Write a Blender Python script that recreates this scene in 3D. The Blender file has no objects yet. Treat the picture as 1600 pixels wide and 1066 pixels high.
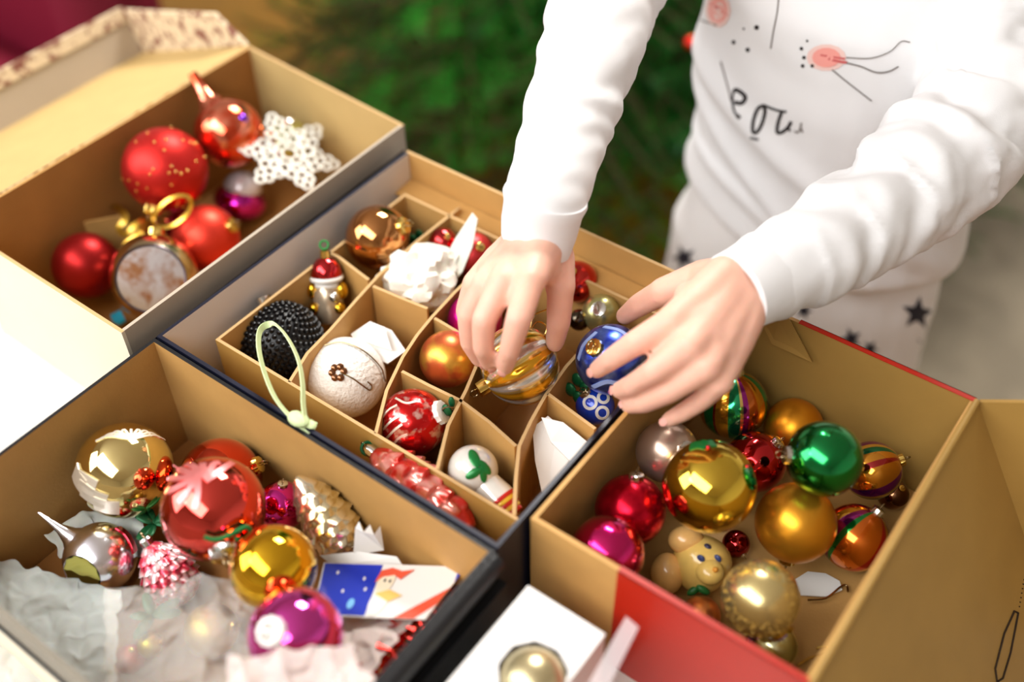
import bpy, bmesh, math, random
import numpy as np
from mathutils import Vector, Matrix, Quaternion, noise
from mathutils.bvhtree import BVHTree
random.seed(7); np.random.seed(7)
sc = bpy.context.scene
COL = sc.collection

# ------------------------------------------------------------------ camera, world, light, exposure
F = 1710.257
CAM = Vector((0, 0, .6))
RT = Vector((0.8041, 0.5944, -0.0108)); UP = Vector((-0.4168, 0.5767, 0.7026)); FW = Vector((-0.4238, 0.5605, -0.7115))
cd = bpy.data.cameras.new('camera'); cam = bpy.data.objects.new('camera', cd); COL.objects.link(cam)
cam.matrix_world = Matrix(((RT.x, UP.x, -FW.x, 0), (RT.y, UP.y, -FW.y, 0), (RT.z, UP.z, -FW.z, .6), (0, 0, 0, 1)))
cd.sensor_width = 36; cd.lens = F / 1600 * 36; cd.clip_start = .01
cd.dof.use_dof = True; cd.dof.focus_distance = .705; cd.dof.aperture_fstop = 2.1
sc.camera = cam
w = bpy.data.worlds.new('world'); sc.world = w; w.use_nodes = True
w.node_tree.nodes['Background'].inputs[0].default_value = (1, .96, .9, 1)
w.node_tree.nodes['Background'].inputs[1].default_value = .3
def area(name, loc, target, sx, sy, watts, color=(1, 1, 1)):
    d = bpy.data.lights.new(name, 'AREA'); d.shape = 'RECTANGLE'; d.size = sx; d.size_y = sy; d.energy = watts; d.color = color
    o = bpy.data.objects.new(name, d); COL.objects.link(o); o.location = loc
    o.rotation_euler = (Vector(target) - Vector(loc)).to_track_quat('-Z', 'Y').to_euler(); return o
area('ceiling_lamp', (-.5, -.65, 1.74), (-.25, .4, .05), 2.1, 1.45, 60, (1, .995, .985))
area('window_light', (-1.9, -1.0, 1.1), (-.3, .45, .05), 1.2, 1.2, 22, (.97, .98, 1))
area('tree_fill_light', (-.9, 1.9, 1.72), (-.9, 1.7, 0), .7, .7, 60, (1, .97, .92))  # added fill over the tree to brighten the background, no lamp seen there
sc.view_settings.view_transform = 'Standard'; sc.view_settings.look = 'None'; sc.view_settings.gamma = 1
sc.view_settings.use_curve_mapping = False; sc.view_settings.exposure = .33
sc.cycles.max_bounces = 8; sc.cycles.caustics_reflective = False; sc.cycles.caustics_refractive = False

def ray(px, py):
    return RT * ((px - 800) / F) - UP * ((py - 533) / F) + FW
def at(px, py, z):                      # the point at height z seen at a photo position
    d = ray(px, py); return CAM + d * ((z - CAM.z) / d.z)
def att(px, py, t): return CAM + ray(px, py) * t
def camdir(a, b, c):                    # right, up, towards the camera -> world direction
    return (RT * a + UP * b - FW * c).normalized()

# ------------------------------------------------------------------ materials
def lin(c):
    out = []
    for v in c[:3]:
        v /= 255.; out.append(v / 12.92 if v <= .04045 else ((v + .055) / 1.055) ** 2.4)
    return (*out, 1)
MATS = {}
class NT:
    def __init__(s, m): s.t = m.node_tree; s.b = s.t.nodes['Principled BSDF']
    def n(s, typ, **kw):
        x = s.t.nodes.new(typ)
        for k, v in kw.items():
            if k in x.inputs.keys() if isinstance(k, str) else False: x.inputs[k].default_value = v
            else: setattr(x, k, v)
        return x
    def l(s, a, b): s.t.links.new(a, b)
def mat(name, col, rough=.5, metal=0, coat=0, bump=0, bscale=200, vary=0, vscale=20, sss=0, trans=0, alpha=1, ior=1.45, spec=.5, sheen=0):
    if name in MATS: return MATS[name]
    m = bpy.data.materials.new(name); m.use_nodes = True; t = NT(m); b = t.b
    c = lin(col)
    b.inputs['Base Color'].default_value = c; b.inputs['Roughness'].default_value = rough; b.inputs['Metallic'].default_value = metal
    b.inputs['Coat Weight'].default_value = coat; b.inputs['Coat Roughness'].default_value = .05
    b.inputs['Subsurface Weight'].default_value = sss; b.inputs['Subsurface Scale'].default_value = .006
    b.inputs['Transmission Weight'].default_value = trans; b.inputs['Alpha'].default_value = alpha; b.inputs['IOR'].default_value = ior
    b.inputs['Specular IOR Level'].default_value = spec; b.inputs['Sheen Weight'].default_value = sheen
    if vary or bump:
        tc = t.n('ShaderNodeTexCoord')
    if vary:
        nz = t.n('ShaderNodeTexNoise'); nz.inputs['Scale'].default_value = vscale; nz.inputs['Detail'].default_value = 5
        t.l(tc.outputs['Object'], nz.inputs['Vector'])
        r = t.n('ShaderNodeValToRGB'); r.color_ramp.elements[0].position = .3; r.color_ramp.elements[1].position = .7
        r.color_ramp.elements[0].color = tuple(x * (1 - vary) for x in c[:3]) + (1,); r.color_ramp.elements[1].color = tuple(min(1, x * (1 + vary)) for x in c[:3]) + (1,)
        t.l(nz.outputs['Fac'], r.inputs['Fac']); t.l(r.outputs['Color'], b.inputs['Base Color'])
    if bump:
        n2 = t.n('ShaderNodeTexNoise'); n2.inputs['Scale'].default_value = bscale; n2.inputs['Detail'].default_value = 4
        t.l(tc.outputs['Object'], n2.inputs['Vector'])
        bp = t.n('ShaderNodeBump'); bp.inputs['Strength'].default_value = bump; bp.inputs['Distance'].default_value = .002
        t.l(n2.outputs['Fac'], bp.inputs['Height']); t.l(bp.outputs['Normal'], b.inputs['Normal'])
    MATS[name] = m; return m
def shiny(name, col, rough=.07, vary=0, bump=0, bscale=300): return mat(name, col, rough, 1, .6, bump=bump, bscale=bscale, vary=vary, vscale=60)
def satin(name, col, rough=.36): return mat(name, col, rough, .85, 0)
def glitter(name, col, col2=None, rough=.25, scale=900):
    if name in MATS: return MATS[name]
    m = mat(name, col, rough, .9); t = NT(m); tc = t.n('ShaderNodeTexCoord')
    v = t.n('ShaderNodeTexVoronoi'); v.inputs['Scale'].default_value = scale; t.l(tc.outputs['Object'], v.inputs['Vector'])
    bp = t.n('ShaderNodeBump'); bp.inputs['Strength'].default_value = .7; bp.inputs['Distance'].default_value = .001
    t.l(v.outputs['Color'], bp.inputs['Height']); t.l(bp.outputs['Normal'], t.b.inputs['Normal'])
    if col2:
        r = t.n('ShaderNodeValToRGB'); r.color_ramp.elements[0].color = lin(col); r.color_ramp.elements[1].color = lin(col2)
        r.color_ramp.elements[0].position = .35; r.color_ramp.elements[1].position = .75
        nz = t.n('ShaderNodeTexNoise'); nz.inputs['Scale'].default_value = scale / 6; t.l(tc.outputs['Object'], nz.inputs['Vector'])
        t.l(nz.outputs['Fac'], r.inputs['Fac']); t.l(r.outputs['Color'], t.b.inputs['Base Color'])
    return m
def stripes(name, cols, repeats, rough=.12, metal=.9, twist=0):
    """meridian bands round the ornament's own axis; cols = [(width, colour), ...]"""
    if name in MATS: return MATS[name]
    m = mat(name, cols[0][1], rough, metal, .5); t = NT(m); tc = t.n('ShaderNodeTexCoord'); s = t.n('ShaderNodeSeparateXYZ')
    t.l(tc.outputs['Object'], s.inputs[0])
    a = t.n('ShaderNodeMath', operation='ARCTAN2'); t.l(s.outputs['Y'], a.inputs[0]); t.l(s.outputs['X'], a.inputs[1])
    mu = t.n('ShaderNodeMath', operation='MULTIPLY_ADD'); mu.inputs[1].default_value = repeats / (2 * math.pi); mu.inputs[2].default_value = 50
    t.l(a.outputs[0], mu.inputs[0]); src = mu.outputs[0]
    if twist:
        tw = t.n('ShaderNodeMath', operation='MULTIPLY_ADD'); tw.inputs[1].default_value = twist
        t.l(s.outputs['Z'], tw.inputs[0]); t.l(src, tw.inputs[2]); src = tw.outputs[0]
    fr = t.n('ShaderNodeMath', operation='FRACT'); t.l(src, fr.inputs[0])
    r = t.n('ShaderNodeValToRGB'); r.color_ramp.interpolation = 'CONSTANT'; e = r.color_ramp.elements
    tot = sum(x[0] for x in cols); p = 0
    for i, (wd, c) in enumerate(cols):
        q = e[i] if i < 2 else e.new(p); q.position = p; q.color = lin(c); p += wd / tot
    t.l(fr.outputs[0], r.inputs['Fac']); t.l(r.outputs['Color'], t.b.inputs['Base Color']); return m
def blotch(name, base, spots, scale, rough=.8, lo=.55, hi=.6, metal=0):
    if name in MATS: return MATS[name]
    m = mat(name, base, rough, metal); t = NT(m); tc = t.n('ShaderNodeTexCoord'); nz = t.n('ShaderNodeTexNoise')
    nz.inputs['Scale'].default_value = scale; nz.inputs['Detail'].default_value = 3; t.l(tc.outputs['Object'], nz.inputs['Vector'])
    r = t.n('ShaderNodeValToRGB'); r.color_ramp.elements[0].position = lo; r.color_ramp.elements[0].color = lin(base)
    r.color_ramp.elements[1].position = hi; r.color_ramp.elements[1].color = lin(spots)
    t.l(nz.outputs['Fac'], r.inputs['Fac']); t.l(r.outputs['Color'], t.b.inputs['Base Color']); return m

KRAFT = mat('kraft_board', (196, 150, 86), .62, vary=.06, vscale=40, bump=.08, bscale=500)
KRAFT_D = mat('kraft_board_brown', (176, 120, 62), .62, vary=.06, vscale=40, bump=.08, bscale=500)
KRAFT_L = mat('kraft_board_pale', (196, 166, 108), .65, vary=.04, vscale=40, bump=.08, bscale=500)
OCHRE = mat('ochre_board', (170, 134, 70), .45, vary=.05, vscale=30)
CREAM = mat('cream_board', (226, 214, 190), .6, vary=.02)
GREYW = mat('grey_white_liner', (222, 214, 208), .6, vary=.02)
GREYB = mat('grey_beige_board', (176, 162, 144), .6, vary=.03)
NAVY = mat('navy_paper', (22, 24, 42), .38, vary=.15)
BLACK = mat('black_paper', (26, 26, 28), .33, bump=.1, bscale=300)
REDP = mat('red_gift_paper', (182, 34, 16), .35, coat=.15)
RIMK = mat('cut_board_edge', (196, 160, 110), .8)
WHITEB = mat('white_card', (236, 233, 230), .55, bump=.05)
SILVER = shiny('silver_cap_metal', (225, 225, 222), .18)
GOLDM = shiny('gold_cap_metal', (226, 190, 96), .18)
WIRE = shiny('wire_metal', (150, 130, 95), .25)
GREENP = mat('green_enamel', (16, 120, 52), .3, .3, .3)
WHITEP = mat('white_enamel', (240, 238, 232), .35)

# ------------------------------------------------------------------ mesh helpers
ORG = {}
class MB:
    def __init__(s): s.v = []; s.f = []; s.m = []
    def add(s, vs, fs, mi=0):
        o = len(s.v); s.v += [Vector(x) for x in vs]
        for f in fs: s.f.append([o + i for i in f]); s.m.append(mi)
        return s
    def box(s, p0, p1, mi=0, M=None):
        (a, b, c), (d, e, g) = p0, p1
        vs = [Vector(x) for x in ((a,b,c),(d,b,c),(d,e,c),(a,e,c),(a,b,g),(d,b,g),(d,e,g),(a,e,g))]
        if M: vs = [M @ x for x in vs]
        return s.add(vs, [(3,2,1,0),(4,5,6,7),(0,1,5,4),(1,2,6,5),(2,3,7,6),(3,0,4,7)], mi)
    def lathe(s, prof, seg=32, M=None, mod=None, mi=0):
        """prof: (radius, height) along local z; mod(theta, k, r, z) -> r, z"""
        vs = []; fs = []; n = len(prof)
        for k, (r, z) in enumerate(prof):
            for j in range(seg):
                th = 2 * math.pi * j / seg; rr, zz = (r, z) if not mod else mod(th, k / (n - 1), r, z)
                vs.append(Vector((rr * math.cos(th), rr * math.sin(th), zz)))
        for k in range(n - 1):
            for j in range(seg):
                j2 = (j + 1) % seg; fs.append((k*seg+j, k*seg+j2, (k+1)*seg+j2, (k+1)*seg+j))
        fs.append(tuple(range(seg))[::-1]); fs.append(tuple((n-1)*seg + j for j in range(seg)))
        if M: vs = [M @ x for x in vs]
        return s.add(vs, fs, mi)
    def ball(s, c, r, seg=24, sc_=(1, 1, 1), M=None, mi=0, mod=None):
        n = seg // 2; prof = [(max(1e-5, math.sin(math.pi * k / n)) * r, -math.cos(math.pi * k / n) * r) for k in range(n + 1)]
        T = Matrix.Translation(c) @ (M if M else Matrix()) @ Matrix.Diagonal((*sc_, 1))
        return s.lathe(prof, seg, T, mod, mi)
    def tube(s, pts, rad, seg=8, mi=0, closed=False, flat=1):
        pts = [Vector(p) for p in pts]; n = len(pts); vs = []; fs = []
        rads = rad if isinstance(rad, (list, tuple)) else [rad] * n
        prev = None
        for i, p in enumerate(pts):
            if closed: t = (pts[(i + 1) % n] - pts[i - 1])
            else: t = pts[min(i + 1, n - 1)] - pts[max(i - 1, 0)]
            t = t.normalized() if t.length > 1e-9 else Vector((0, 0, 1))
            if prev is None: u = t.orthogonal().normalized()
            else:
                u = prev - t * prev.dot(t); u = u.normalized() if u.length > 1e-6 else t.orthogonal().normalized()
            prev = u; b = t.cross(u)
            for j in range(seg):
                a = 2 * math.pi * j / seg; vs.append(p + u * (math.cos(a) * rads[i]) + b * (math.sin(a) * rads[i] * flat))
        for i in range(n - 1 + (1 if closed else 0)):
            for j in range(seg):
                j2 = (j + 1) % seg; i2 = (i + 1) % n; fs.append((i*seg+j, i*seg+j2, i2*seg+j2, i2*seg+j))
        if not closed: fs.append(tuple(range(seg))[::-1]); fs.append(tuple((n-1)*seg + j for j in range(seg)))
        return s.add(vs, fs, mi)
    def ring(s, c, R, r, nrm=(0, 0, 1), seg=20, tseg=6, mi=0, a0=0, a1=2*math.pi, sx=1, sy=1):
        q = Vector(nrm).to_track_quat('Z', 'Y'); full = abs(a1 - a0 - 2*math.pi) < 1e-6
        pts = [Vector(c) + q @ Vector((R*sx*math.cos(a0+(a1-a0)*i/(seg if full else seg-1)), R*sy*math.sin(a0+(a1-a0)*i/(seg if full else seg-1)), 0)) for i in range(seg)]
        return s.tube(pts, r, tseg, mi, closed=full)
    def ribbon(s, pts, nrm, wd, th=.0006, mi=0):
        """a flat band with real thickness following pts; nrm = list or one normal across which it is thin"""
        pts = [Vector(p) for p in pts]; n = len(pts); vs = []; fs = []
        for i, p in enumerate(pts):
            t = (pts[min(i+1, n-1)] - pts[max(i-1, 0)]).normalized(); nn = Vector(nrm[i] if isinstance(nrm, list) else nrm)
            nn = (nn - t * nn.dot(t)).normalized(); b = t.cross(nn) * (wd / 2); nn = nn * (th / 2)
            vs += [p - b - nn, p + b - nn, p + b + nn, p - b + nn]
        for i in range(n - 1):
            for j in range(4): fs.append((i*4+j, i*4+(j+1)%4, (i+1)*4+(j+1)%4, (i+1)*4+j))
        fs += [(3, 2, 1, 0), tuple((n-1)*4+j for j in range(4))]
        return s.add(vs, fs, mi)
    def slab(s, poly, nrm, th, mi=0, mi_back=None, mi_edge=None):
        """planar polygon given thickness against its normal"""
        poly = [Vector(p) for p in poly]; n = len(poly); d = Vector(nrm).normalized() * th; o = len(s.v)
        s.v += poly + [p - d for p in poly]
        s.f.append([o + i for i in range(n)]); s.m.append(mi)
        s.f.append([o + n + i for i in range(n)][::-1]); s.m.append(mi if mi_back is None else mi_back)
        for i in range(n):
            s.f.append([o + i, o + n + i, o + n + (i+1) % n, o + (i+1) % n]); s.m.append(mi if mi_edge is None else mi_edge)
        return s
    def build(s, name, mats, parent=None, smooth=True, loc=None, local=False, angle=40):
        me = bpy.data.meshes.new(name)
        off = ORG.get(parent, Vector()) if parent is not None else Vector()
        if parent is None and loc is not None: off = Vector(loc)
        if local: off = Vector()
        me.from_pydata([tuple(x - off) for x in s.v], [], s.f)
        mats = mats if isinstance(mats, (list, tuple)) else [mats]
        for m in mats: me.materials.append(m)
        me.polygons.foreach_set('material_index', s.m)
        bm = bmesh.new(); bm.from_mesh(me); bmesh.ops.recalc_face_normals(bm, faces=bm.faces[:])
        bm.to_mesh(me); bm.free()
        if smooth:
            me.polygons.foreach_set('use_smooth', [True] * len(me.polygons))
            if angle: me.set_sharp_from_angle(angle=math.radians(angle))
        o = bpy.data.objects.new(name, me); COL.objects.link(o)
        if parent is not None: o.parent = parent; ORG[o] = off if not local else ORG.get(parent, Vector())
        else: o.location = off; ORG[o] = off
        return o
def tag(o, label=None, cat=None, group=None, kind=None):
    if label: o['label'] = label
    if cat: o['category'] = cat
    if group: o['group'] = group
    if kind: o['kind'] = kind
    return o
CUR = [None]
def thing(name, label, cat, loc, group=None):
    if cat == 'ornament': group = group or CUR[0]
    o = bpy.data.objects.new(name, None); COL.objects.link(o); o.location = Vector(loc); o.empty_display_size = .02
    ORG[o] = Vector(loc); return tag(o, label, cat, group)
def axis_m(c, d, spin=0):
    return Matrix.Translation(c) @ Vector(d).to_track_quat('Z', 'Y').to_matrix().to_4x4() @ Matrix.Rotation(spin, 4, 'Z')
def curve(pts, n=8):                      # Catmull-Rom through points
    P = [Vector(p) for p in pts]; P = [P[0]*2 - P[1]] + P + [P[-1]*2 - P[-2]]; out = []
    for i in range(1, len(P) - 2):
        for k in range(n):
            t = k / n; a, b, c, d = P[i-1], P[i], P[i+1], P[i+2]
            out.append(.5 * ((2*b) + (c-a)*t + (2*a-5*b+4*c-d)*t*t + (3*b-a-3*c+d)*t**3))
    return out + [P[-2]]
def baked(o, name, mats, parent=None):    # apply an object's modifiers to a clean mesh
    dg = bpy.context.evaluated_depsgraph_get(); me = bpy.data.meshes.new_from_object(o.evaluated_get(dg)); me.name = name
    bpy.data.objects.remove(o); me.materials.clear()
    for m in (mats if isinstance(mats, (list, tuple)) else [mats]): me.materials.append(m)
    me.polygons.foreach_set('use_smooth', [True] * len(me.polygons))
    n = bpy.data.objects.new(name, me); COL.objects.link(n)
    if parent is not None:
        n.parent = parent; me.transform(Matrix.Translation(-ORG[parent])); ORG[n] = ORG[parent]
    return n
def fused(mb, voxel, smooth_it, fac=.5):
    o = mb.build('fused', KRAFT)
    r = o.modifiers.new('r', 'REMESH'); r.mode = 'VOXEL'; r.voxel_size = voxel
    s_ = o.modifiers.new('s', 'SMOOTH'); s_.iterations = smooth_it; s_.factor = fac
    return o
# ------------------------------------------------------------------ setting: floor, walls
FZ = -.6
WOOD = mat('ochre_parquet', (134, 94, 24), .4, vary=.2, vscale=3)
mb = MB(); mb.box((-3.6, -2.4, FZ - .05), (2.4, 3.4, FZ)); tag(mb.build('floor', WOOD, smooth=False), kind='structure')
CEIL = mat('white_ceiling_paint', (238, 238, 238), .9)
mb = MB(); mb.box((-3.6, -2.4, 1.8), (2.4, 3.4, 1.85)); tag(mb.build('ceiling', CEIL, smooth=False), kind='structure')
WALLM = mat('warm_white_plaster', (224, 220, 214), .9)
mb = MB(); mb.box((-3.6, 3.4, FZ), (2.4, 3.5, 1.8)); tag(mb.build('wall_back', WALLM, smooth=False), kind='structure')
mb = MB(); mb.box((-3.7, -2.4, FZ), (-3.6, 3.4, 1.8)); tag(mb.build('wall_left', WALLM, smooth=False), kind='structure')
mb = MB(); mb.box((2.4, -2.4, FZ), (2.5, 3.4, 1.8)); tag(mb.build('wall_right', WALLM, smooth=False), kind='structure')
mb = MB(); mb.box((-3.6, -2.5, FZ), (2.4, -2.4, 1.8)); tag(mb.build('wall_front', WALLM, smooth=False), kind='structure')
# rug
RUG = mat('grey_beige_rug', (142, 130, 110), .95, vary=.12, vscale=25, bump=1, bscale=350, sheen=.3)
mb = MB(); mb.box((-.36, .97, FZ), (1.3, 2.5, FZ + .014))
rug = mb.build('carpet', RUG, smooth=False, loc=(.3, 1.5, FZ)); tag(rug, 'grey-beige short-pile carpet on the floor behind the child', 'carpet')
# table
TW = mat('white_table_paint', (240, 238, 232), .4)
tb = thing('table', 'white painted table under all the cardboard boxes', 'table', (-.2, 0, FZ))
T0, T1 = (-.93, -.35), (-.034, .575)
mb = MB(); mb.box((T0[0], T0[1], -.03), (T1[0], T1[1], 0)); mb.build('tabletop', TW, tb, smooth=False)
for x in (T0[0] + .06, T1[0] - .06):
    for y in (T0[1] + .06, T1[1] - .06):
        mb = MB(); mb.box((x - .025, y - .025, FZ), (x + .025, y + .025, -.03)); mb.build('leg', TW, tb, smooth=False)
mb = MB(); mb.box((T0[0] + .06, T0[1] + .05, -.1), (T1[0] - .06, T0[1] + .07, -.03)); mb.build('apron', TW, tb, smooth=False)
# burgundy armchair
BURG = mat('burgundy_upholstery', (116, 14, 40), .55, bump=.2, bscale=60)
ac = thing('armchair', 'burgundy upholstered armchair behind the box with the patterned lid', 'armchair', (-1.52, .37, FZ))
def cushion(p0, p1, r, nm):
    m = MB(); m.box(p0, p1); o = m.build(nm, BURG, ac); b = o.modifiers.new('b', 'BEVEL'); b.width = r; b.segments = 4; return o
cushion((-1.82, -.03, FZ + .16), (-1.17, .67, FZ + .46), .07, 'seat_cushion'); cushion((-2.02, -.08, FZ + .12), (-1.8, .72, FZ + .95), .07, 'backrest')
cushion((-1.92, .67, FZ + .1), (-1.17, .82, FZ + .6), .06, 'armrest'); cushion((-1.92, -.18, FZ + .1), (-1.17, -.03, FZ + .6), .06, 'armrest')
for x in (-1.87, -1.24):
    for y in (-.1, .74):
        m = MB(); m.lathe([(.018, 0), (.028, .13)], 12, Matrix.Translation((x, y, FZ))); m.build('leg', KRAFT_D, ac)

# ------------------------------------------------------------------ boxes
def wall(mb, p0, p1, z0, z1, th):
    """upright board from p0 to p1 (plan); outer face on the right of p0->p1, thickness goes to the left. slots: 0 in, 1 out, 2 rim"""
    p0 = Vector((*p0, 0)); p1 = Vector((*p1, 0)); d = (p1 - p0).normalized(); n = Vector((-d.y, d.x, 0)) * th
    a, b, c, e = p0, p1, p1 + n, p0 + n; Z0 = Vector((0, 0, z0)); Z1 = Vector((0, 0, z1))
    vs = [a + Z0, b + Z0, c + Z0, e + Z0, a + Z1, b + Z1, c + Z1, e + Z1]; o = len(mb.v); mb.v += vs
    for f, mi in (((0, 1, 5, 4), 1), ((2, 3, 7, 6), 0), ((4, 5, 6, 7), 2), ((3, 2, 1, 0), 2), ((1, 2, 6, 5), 1), ((3, 0, 4, 7), 1)):
        mb.f.append([o + i for i in f]); mb.m.append(mi)
def openbox(root, corners, H, th, mats_in, mats_out, mats_rim, base_mat, z0=.0, heights=None):
    """corners counter-clockwise; one board per side"""
    n = len(corners); cs = [Vector((*c, 0)) for c in corners]
    out = []
    for i in range(n):
        a, b = cs[i], cs[(i + 1) % n]; d = (b - a).normalized()
        m = MB(); wall(m, a.xy + d.xy * (th if i % 2 else 0), b.xy - d.xy * (th if i % 2 else 0), z0, heights[i] if heights else H, th)
        out.append(m.build('side_panel', [mats_in[i], mats_out[i], mats_rim[i]], root, smooth=False))
    m = MB(); cen = sum(cs, Vector()) / n
    m.slab([c + (cen - c).normalized() * th * 1.6 + Vector((0, 0, .002)) for c in cs], (0, 0, 1), .0019)
    out.append(m.build('base_panel', base_mat, root, smooth=False)); return out
# box A : kraft gift box with hinged lid, upper left
A = [(-.684, .247), (-.498, .246), (-.502, .528), (-.688, .541)]; HA = .11
bA = thing('gift_box', 'kraft box with open patterned-edge lid, holding the red and coral ornaments at upper left', 'box', (-.59, .39, 0))
DARKIN = KRAFT_D
openbox(bA, A, HA, .0025, [KRAFT_L, KRAFT_L, KRAFT_L, KRAFT_D], [CREAM, GREYB, GREYB, CREAM], [RIMK, GREYB, RIMK, KRAFT], KRAFT_D)  # hinge wall in browner kraft: its shade is put into the colour
PAT = blotch('flower_print_paper', (218, 198, 166), (132, 84, 70), 105, lo=.5, hi=.58)
hl, hr = Vector((-.686, .247, HA)), Vector((-.689, .541, HA))
al = math.radians(21); ld = Vector((-math.cos(al), 0, -math.sin(al))); ln = Vector((-math.sin(al), 0, math.cos(al))); LL = .172
m = MB(); m.slab([hl, hr, hr + ld * LL, hl + ld * LL], ln, .0025, 0, 1, 1); lid = m.build('lid', [KRAFT_L, PAT], bA, smooth=False)
m = MB(); e = Vector((0, .003, 0))
m.slab([hr + ld * .004, hr + ld * LL, hr + ld * LL + ln * .042, hr + ld * .03 + ln * .03], (0, -1, 0), .004, 0, 0, 0); m.build('lid_end', [PAT], lid, smooth=False)
m = MB(); m.slab([hl + ld * LL, hr + ld * LL, hr + ld * LL + ln * .040, hl + ld * LL + ln * .040], -ld, .003, 0, 1, 1); m.build('lid_lip', [GREYB, PAT], lid, smooth=False)
m = MB(); m.slab([hl + ld * (LL - .002) + ln * .032, hr + ld * (LL - .002) + ln * .032, hr + ld * (LL - .002) + ln * .045, hl + ld * (LL - .002) + ln * .045], -ld, .007, 0, 0, 0); m.build('paper_edge', PAT, lid, smooth=False)
m = MB(); m.slab([(-.4976, .25, .002), (-.5016, .525, .002), (-.5016, .525, .088), (-.4976, .25, .088)], (1, 0.014, 0), .0005); m.build('navy_band_gap_shade', NAVY, bA, smooth=False)  # dark lower outside of the box, with the gap's shadow painted in
# folded cardboard piece inside box A
m = MB(); p, q = at(110, 352, .05), at(200, 335, .05)
m.slab([Vector((p.x, p.y, .003)), Vector((q.x, q.y, .003)), q, p], (0, -1, 0), .002); tag(m.build('cardboard_strip', KRAFT, loc=(p.x, p.y, 0), smooth=False), 'bent strip of kraft cardboard standing behind the dark red ball', 'cardboard')

# box B : navy box with divider insert, centre
HB = .10; HI = .08
B = [(-.487, .2625), (-.2105, .2625), (-.2105, .514), (-.487, .514)]
bB = thing('divided_box', 'navy box with kraft dividers in the middle, lined grey-white on one side', 'box', (-.35, .39, 0))
openbox(bB, B, HB, .0025, [KRAFT, KRAFT, KRAFT, GREYW], [NAVY] * 4, [NAVY, NAVY, RIMK, NAVY], KRAFT_D)
m = MB(); m.slab([(-.484, .5105, .076), (-.214, .5105, .076), (-.214, .492, .074), (-.484, .492, .074)], (0, 0, 1), .002); m.build('back_flap', KRAFT, bB, smooth=False)
def divider(pix, z=HI, nm='divider', mt=None, th=.0022):
    P = [at(x, y, z) for x, y in pix]; mm = MB(); n = len(P); vs = []
    for i, p in enumerate(P):
        t = P[min(i + 1, n - 1)] - P[max(i - 1, 0)]; t.z = 0; t.normalize(); k = Vector((-t.y, t.x, 0)) * th / 2
        for s_, zz in ((1, .003), (1, z), (-1, z), (-1, .003)): vs.append(Vector((p.x, p.y, zz)) + k * s_)
    fs = []; ms = []
    for i in range(n - 1):
        for j in range(4): fs.append((i*4+j, (i+1)*4+j, (i+1)*4+(j+1)%4, i*4+(j+1)%4)); ms.append(1 if j == 1 else 0)
    fs += [(0, 1, 2, 3), tuple((n-1)*4+j for j in (3, 2, 1, 0))]; ms += [0, 0]
    mm.add(vs, fs); mm.m = ms
    return mm.build(nm, [mt or KRAFT, RIMK], bB, smooth=False)
ins = [(-.472, .294), (-.214, .2945), (-.214, .490), (-.472, .490)]
m = MB(); wall(m, ins[0], ins[1], .003, HI, .0022); m.build('insert_wall', [KRAFT, OCHRE, RIMK], bB, smooth=False)
m = MB(); wall(m, ins[2], ins[3], .003, HI, .0022); m.build('insert_wall', [KRAFT, KRAFT, RIMK], bB, smooth=False)
m = MB(); wall(m, (ins[3][0], ins[3][1] - .0023), (ins[0][0], ins[0][1] + .0023), .003, HI, .0022); m.build('insert_wall', [KRAFT, KRAFT, RIMK], bB, smooth=False)
divider([(452, 597), (480, 552), (517, 514), (557, 468), (595, 426), (650, 378), (713, 328), (718, 324)])
divider([(587, 677), (604, 610), (629, 558), (652, 523), (675, 495), (712, 455), (760, 410), (800, 372)], mt=KRAFT_D)
divider([(683, 733), (700, 665), (728, 610), (744, 572), (775, 532), (830, 470)])
divider([(803, 805), (806, 745), (811, 697), (830, 657), (852, 618), (885, 572), (940, 512)])
divider([(508, 391), (530, 402), (560, 425), (576, 437)])
divider([(583, 447), (628, 466), (668, 482)])
divider([(628, 580), (670, 602), (720, 626), (765, 660), (806, 697)])
divider([(679, 497), (706, 513), (745, 536)])
divider([(856, 615), (892, 642), (930, 670)])
# tissue/pieces etc. come later. box C : ochre box with red paper, right
HC = .10
C_ = [(-.2075, .289), (-.040, .289), (-.040, .519), (-.2075, .519)]
bC = thing('red_box', 'ochre cardboard box partly wrapped in red paper with its lid folded out to the right', 'box', (-.12, .4, 0))
openbox(bC, C_, HC, .0028, [OCHRE, OCHRE, OCHRE, KRAFT], [KRAFT, KRAFT, KRAFT, KRAFT], [KRAFT, KRAFT, KRAFT, KRAFT], KRAFT)
xs = at(965, 893, HC).x
m = MB(); m.box((xs, .2884, .001), (-.040, .2889, HC + .0006)); m.box((xs, .2884, HC + .0001), (-.040, .2922, HC + .0006)); m.build('red_paper_front', REDP, bC, smooth=False)
xs = at(1252, 500, HC).x
m = MB(); m.box((xs, .5191, .001), (-.040, .5196, HC + .0006)); m.box((xs, .5158, HC + .0001), (-.040, .5196, HC + .0006)); m.build('red_paper_back', REDP, bC, smooth=False)
al = math.radians(58); hl, hr = Vector((-.0395, .289, HC)), Vector((-.0395, .519, HC)); ld = Vector((math.cos(al), 0, -math.sin(al))); ln = Vector((math.sin(al), 0, math.cos(al))); LL = .2
m = MB()
prof = [hl + Vector((-.002, 0, .0005)), hl + Vector((0.0005, 0, .0012)), hl + ld * .004 + ln * .001]
m.slab([hl, hl + ld * LL, hr + ld * LL, hr], ln, .003, 0, 1, 1); lidc = m.build('lid', [OCHRE, REDP], bC, smooth=False)
m = MB(); m.tube([hl + Vector((0, .001, -.001)), hr + Vector((0, -.001, -.001))], .0024, 10); m.build('lid_fold', OCHRE, lidc)
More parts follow.
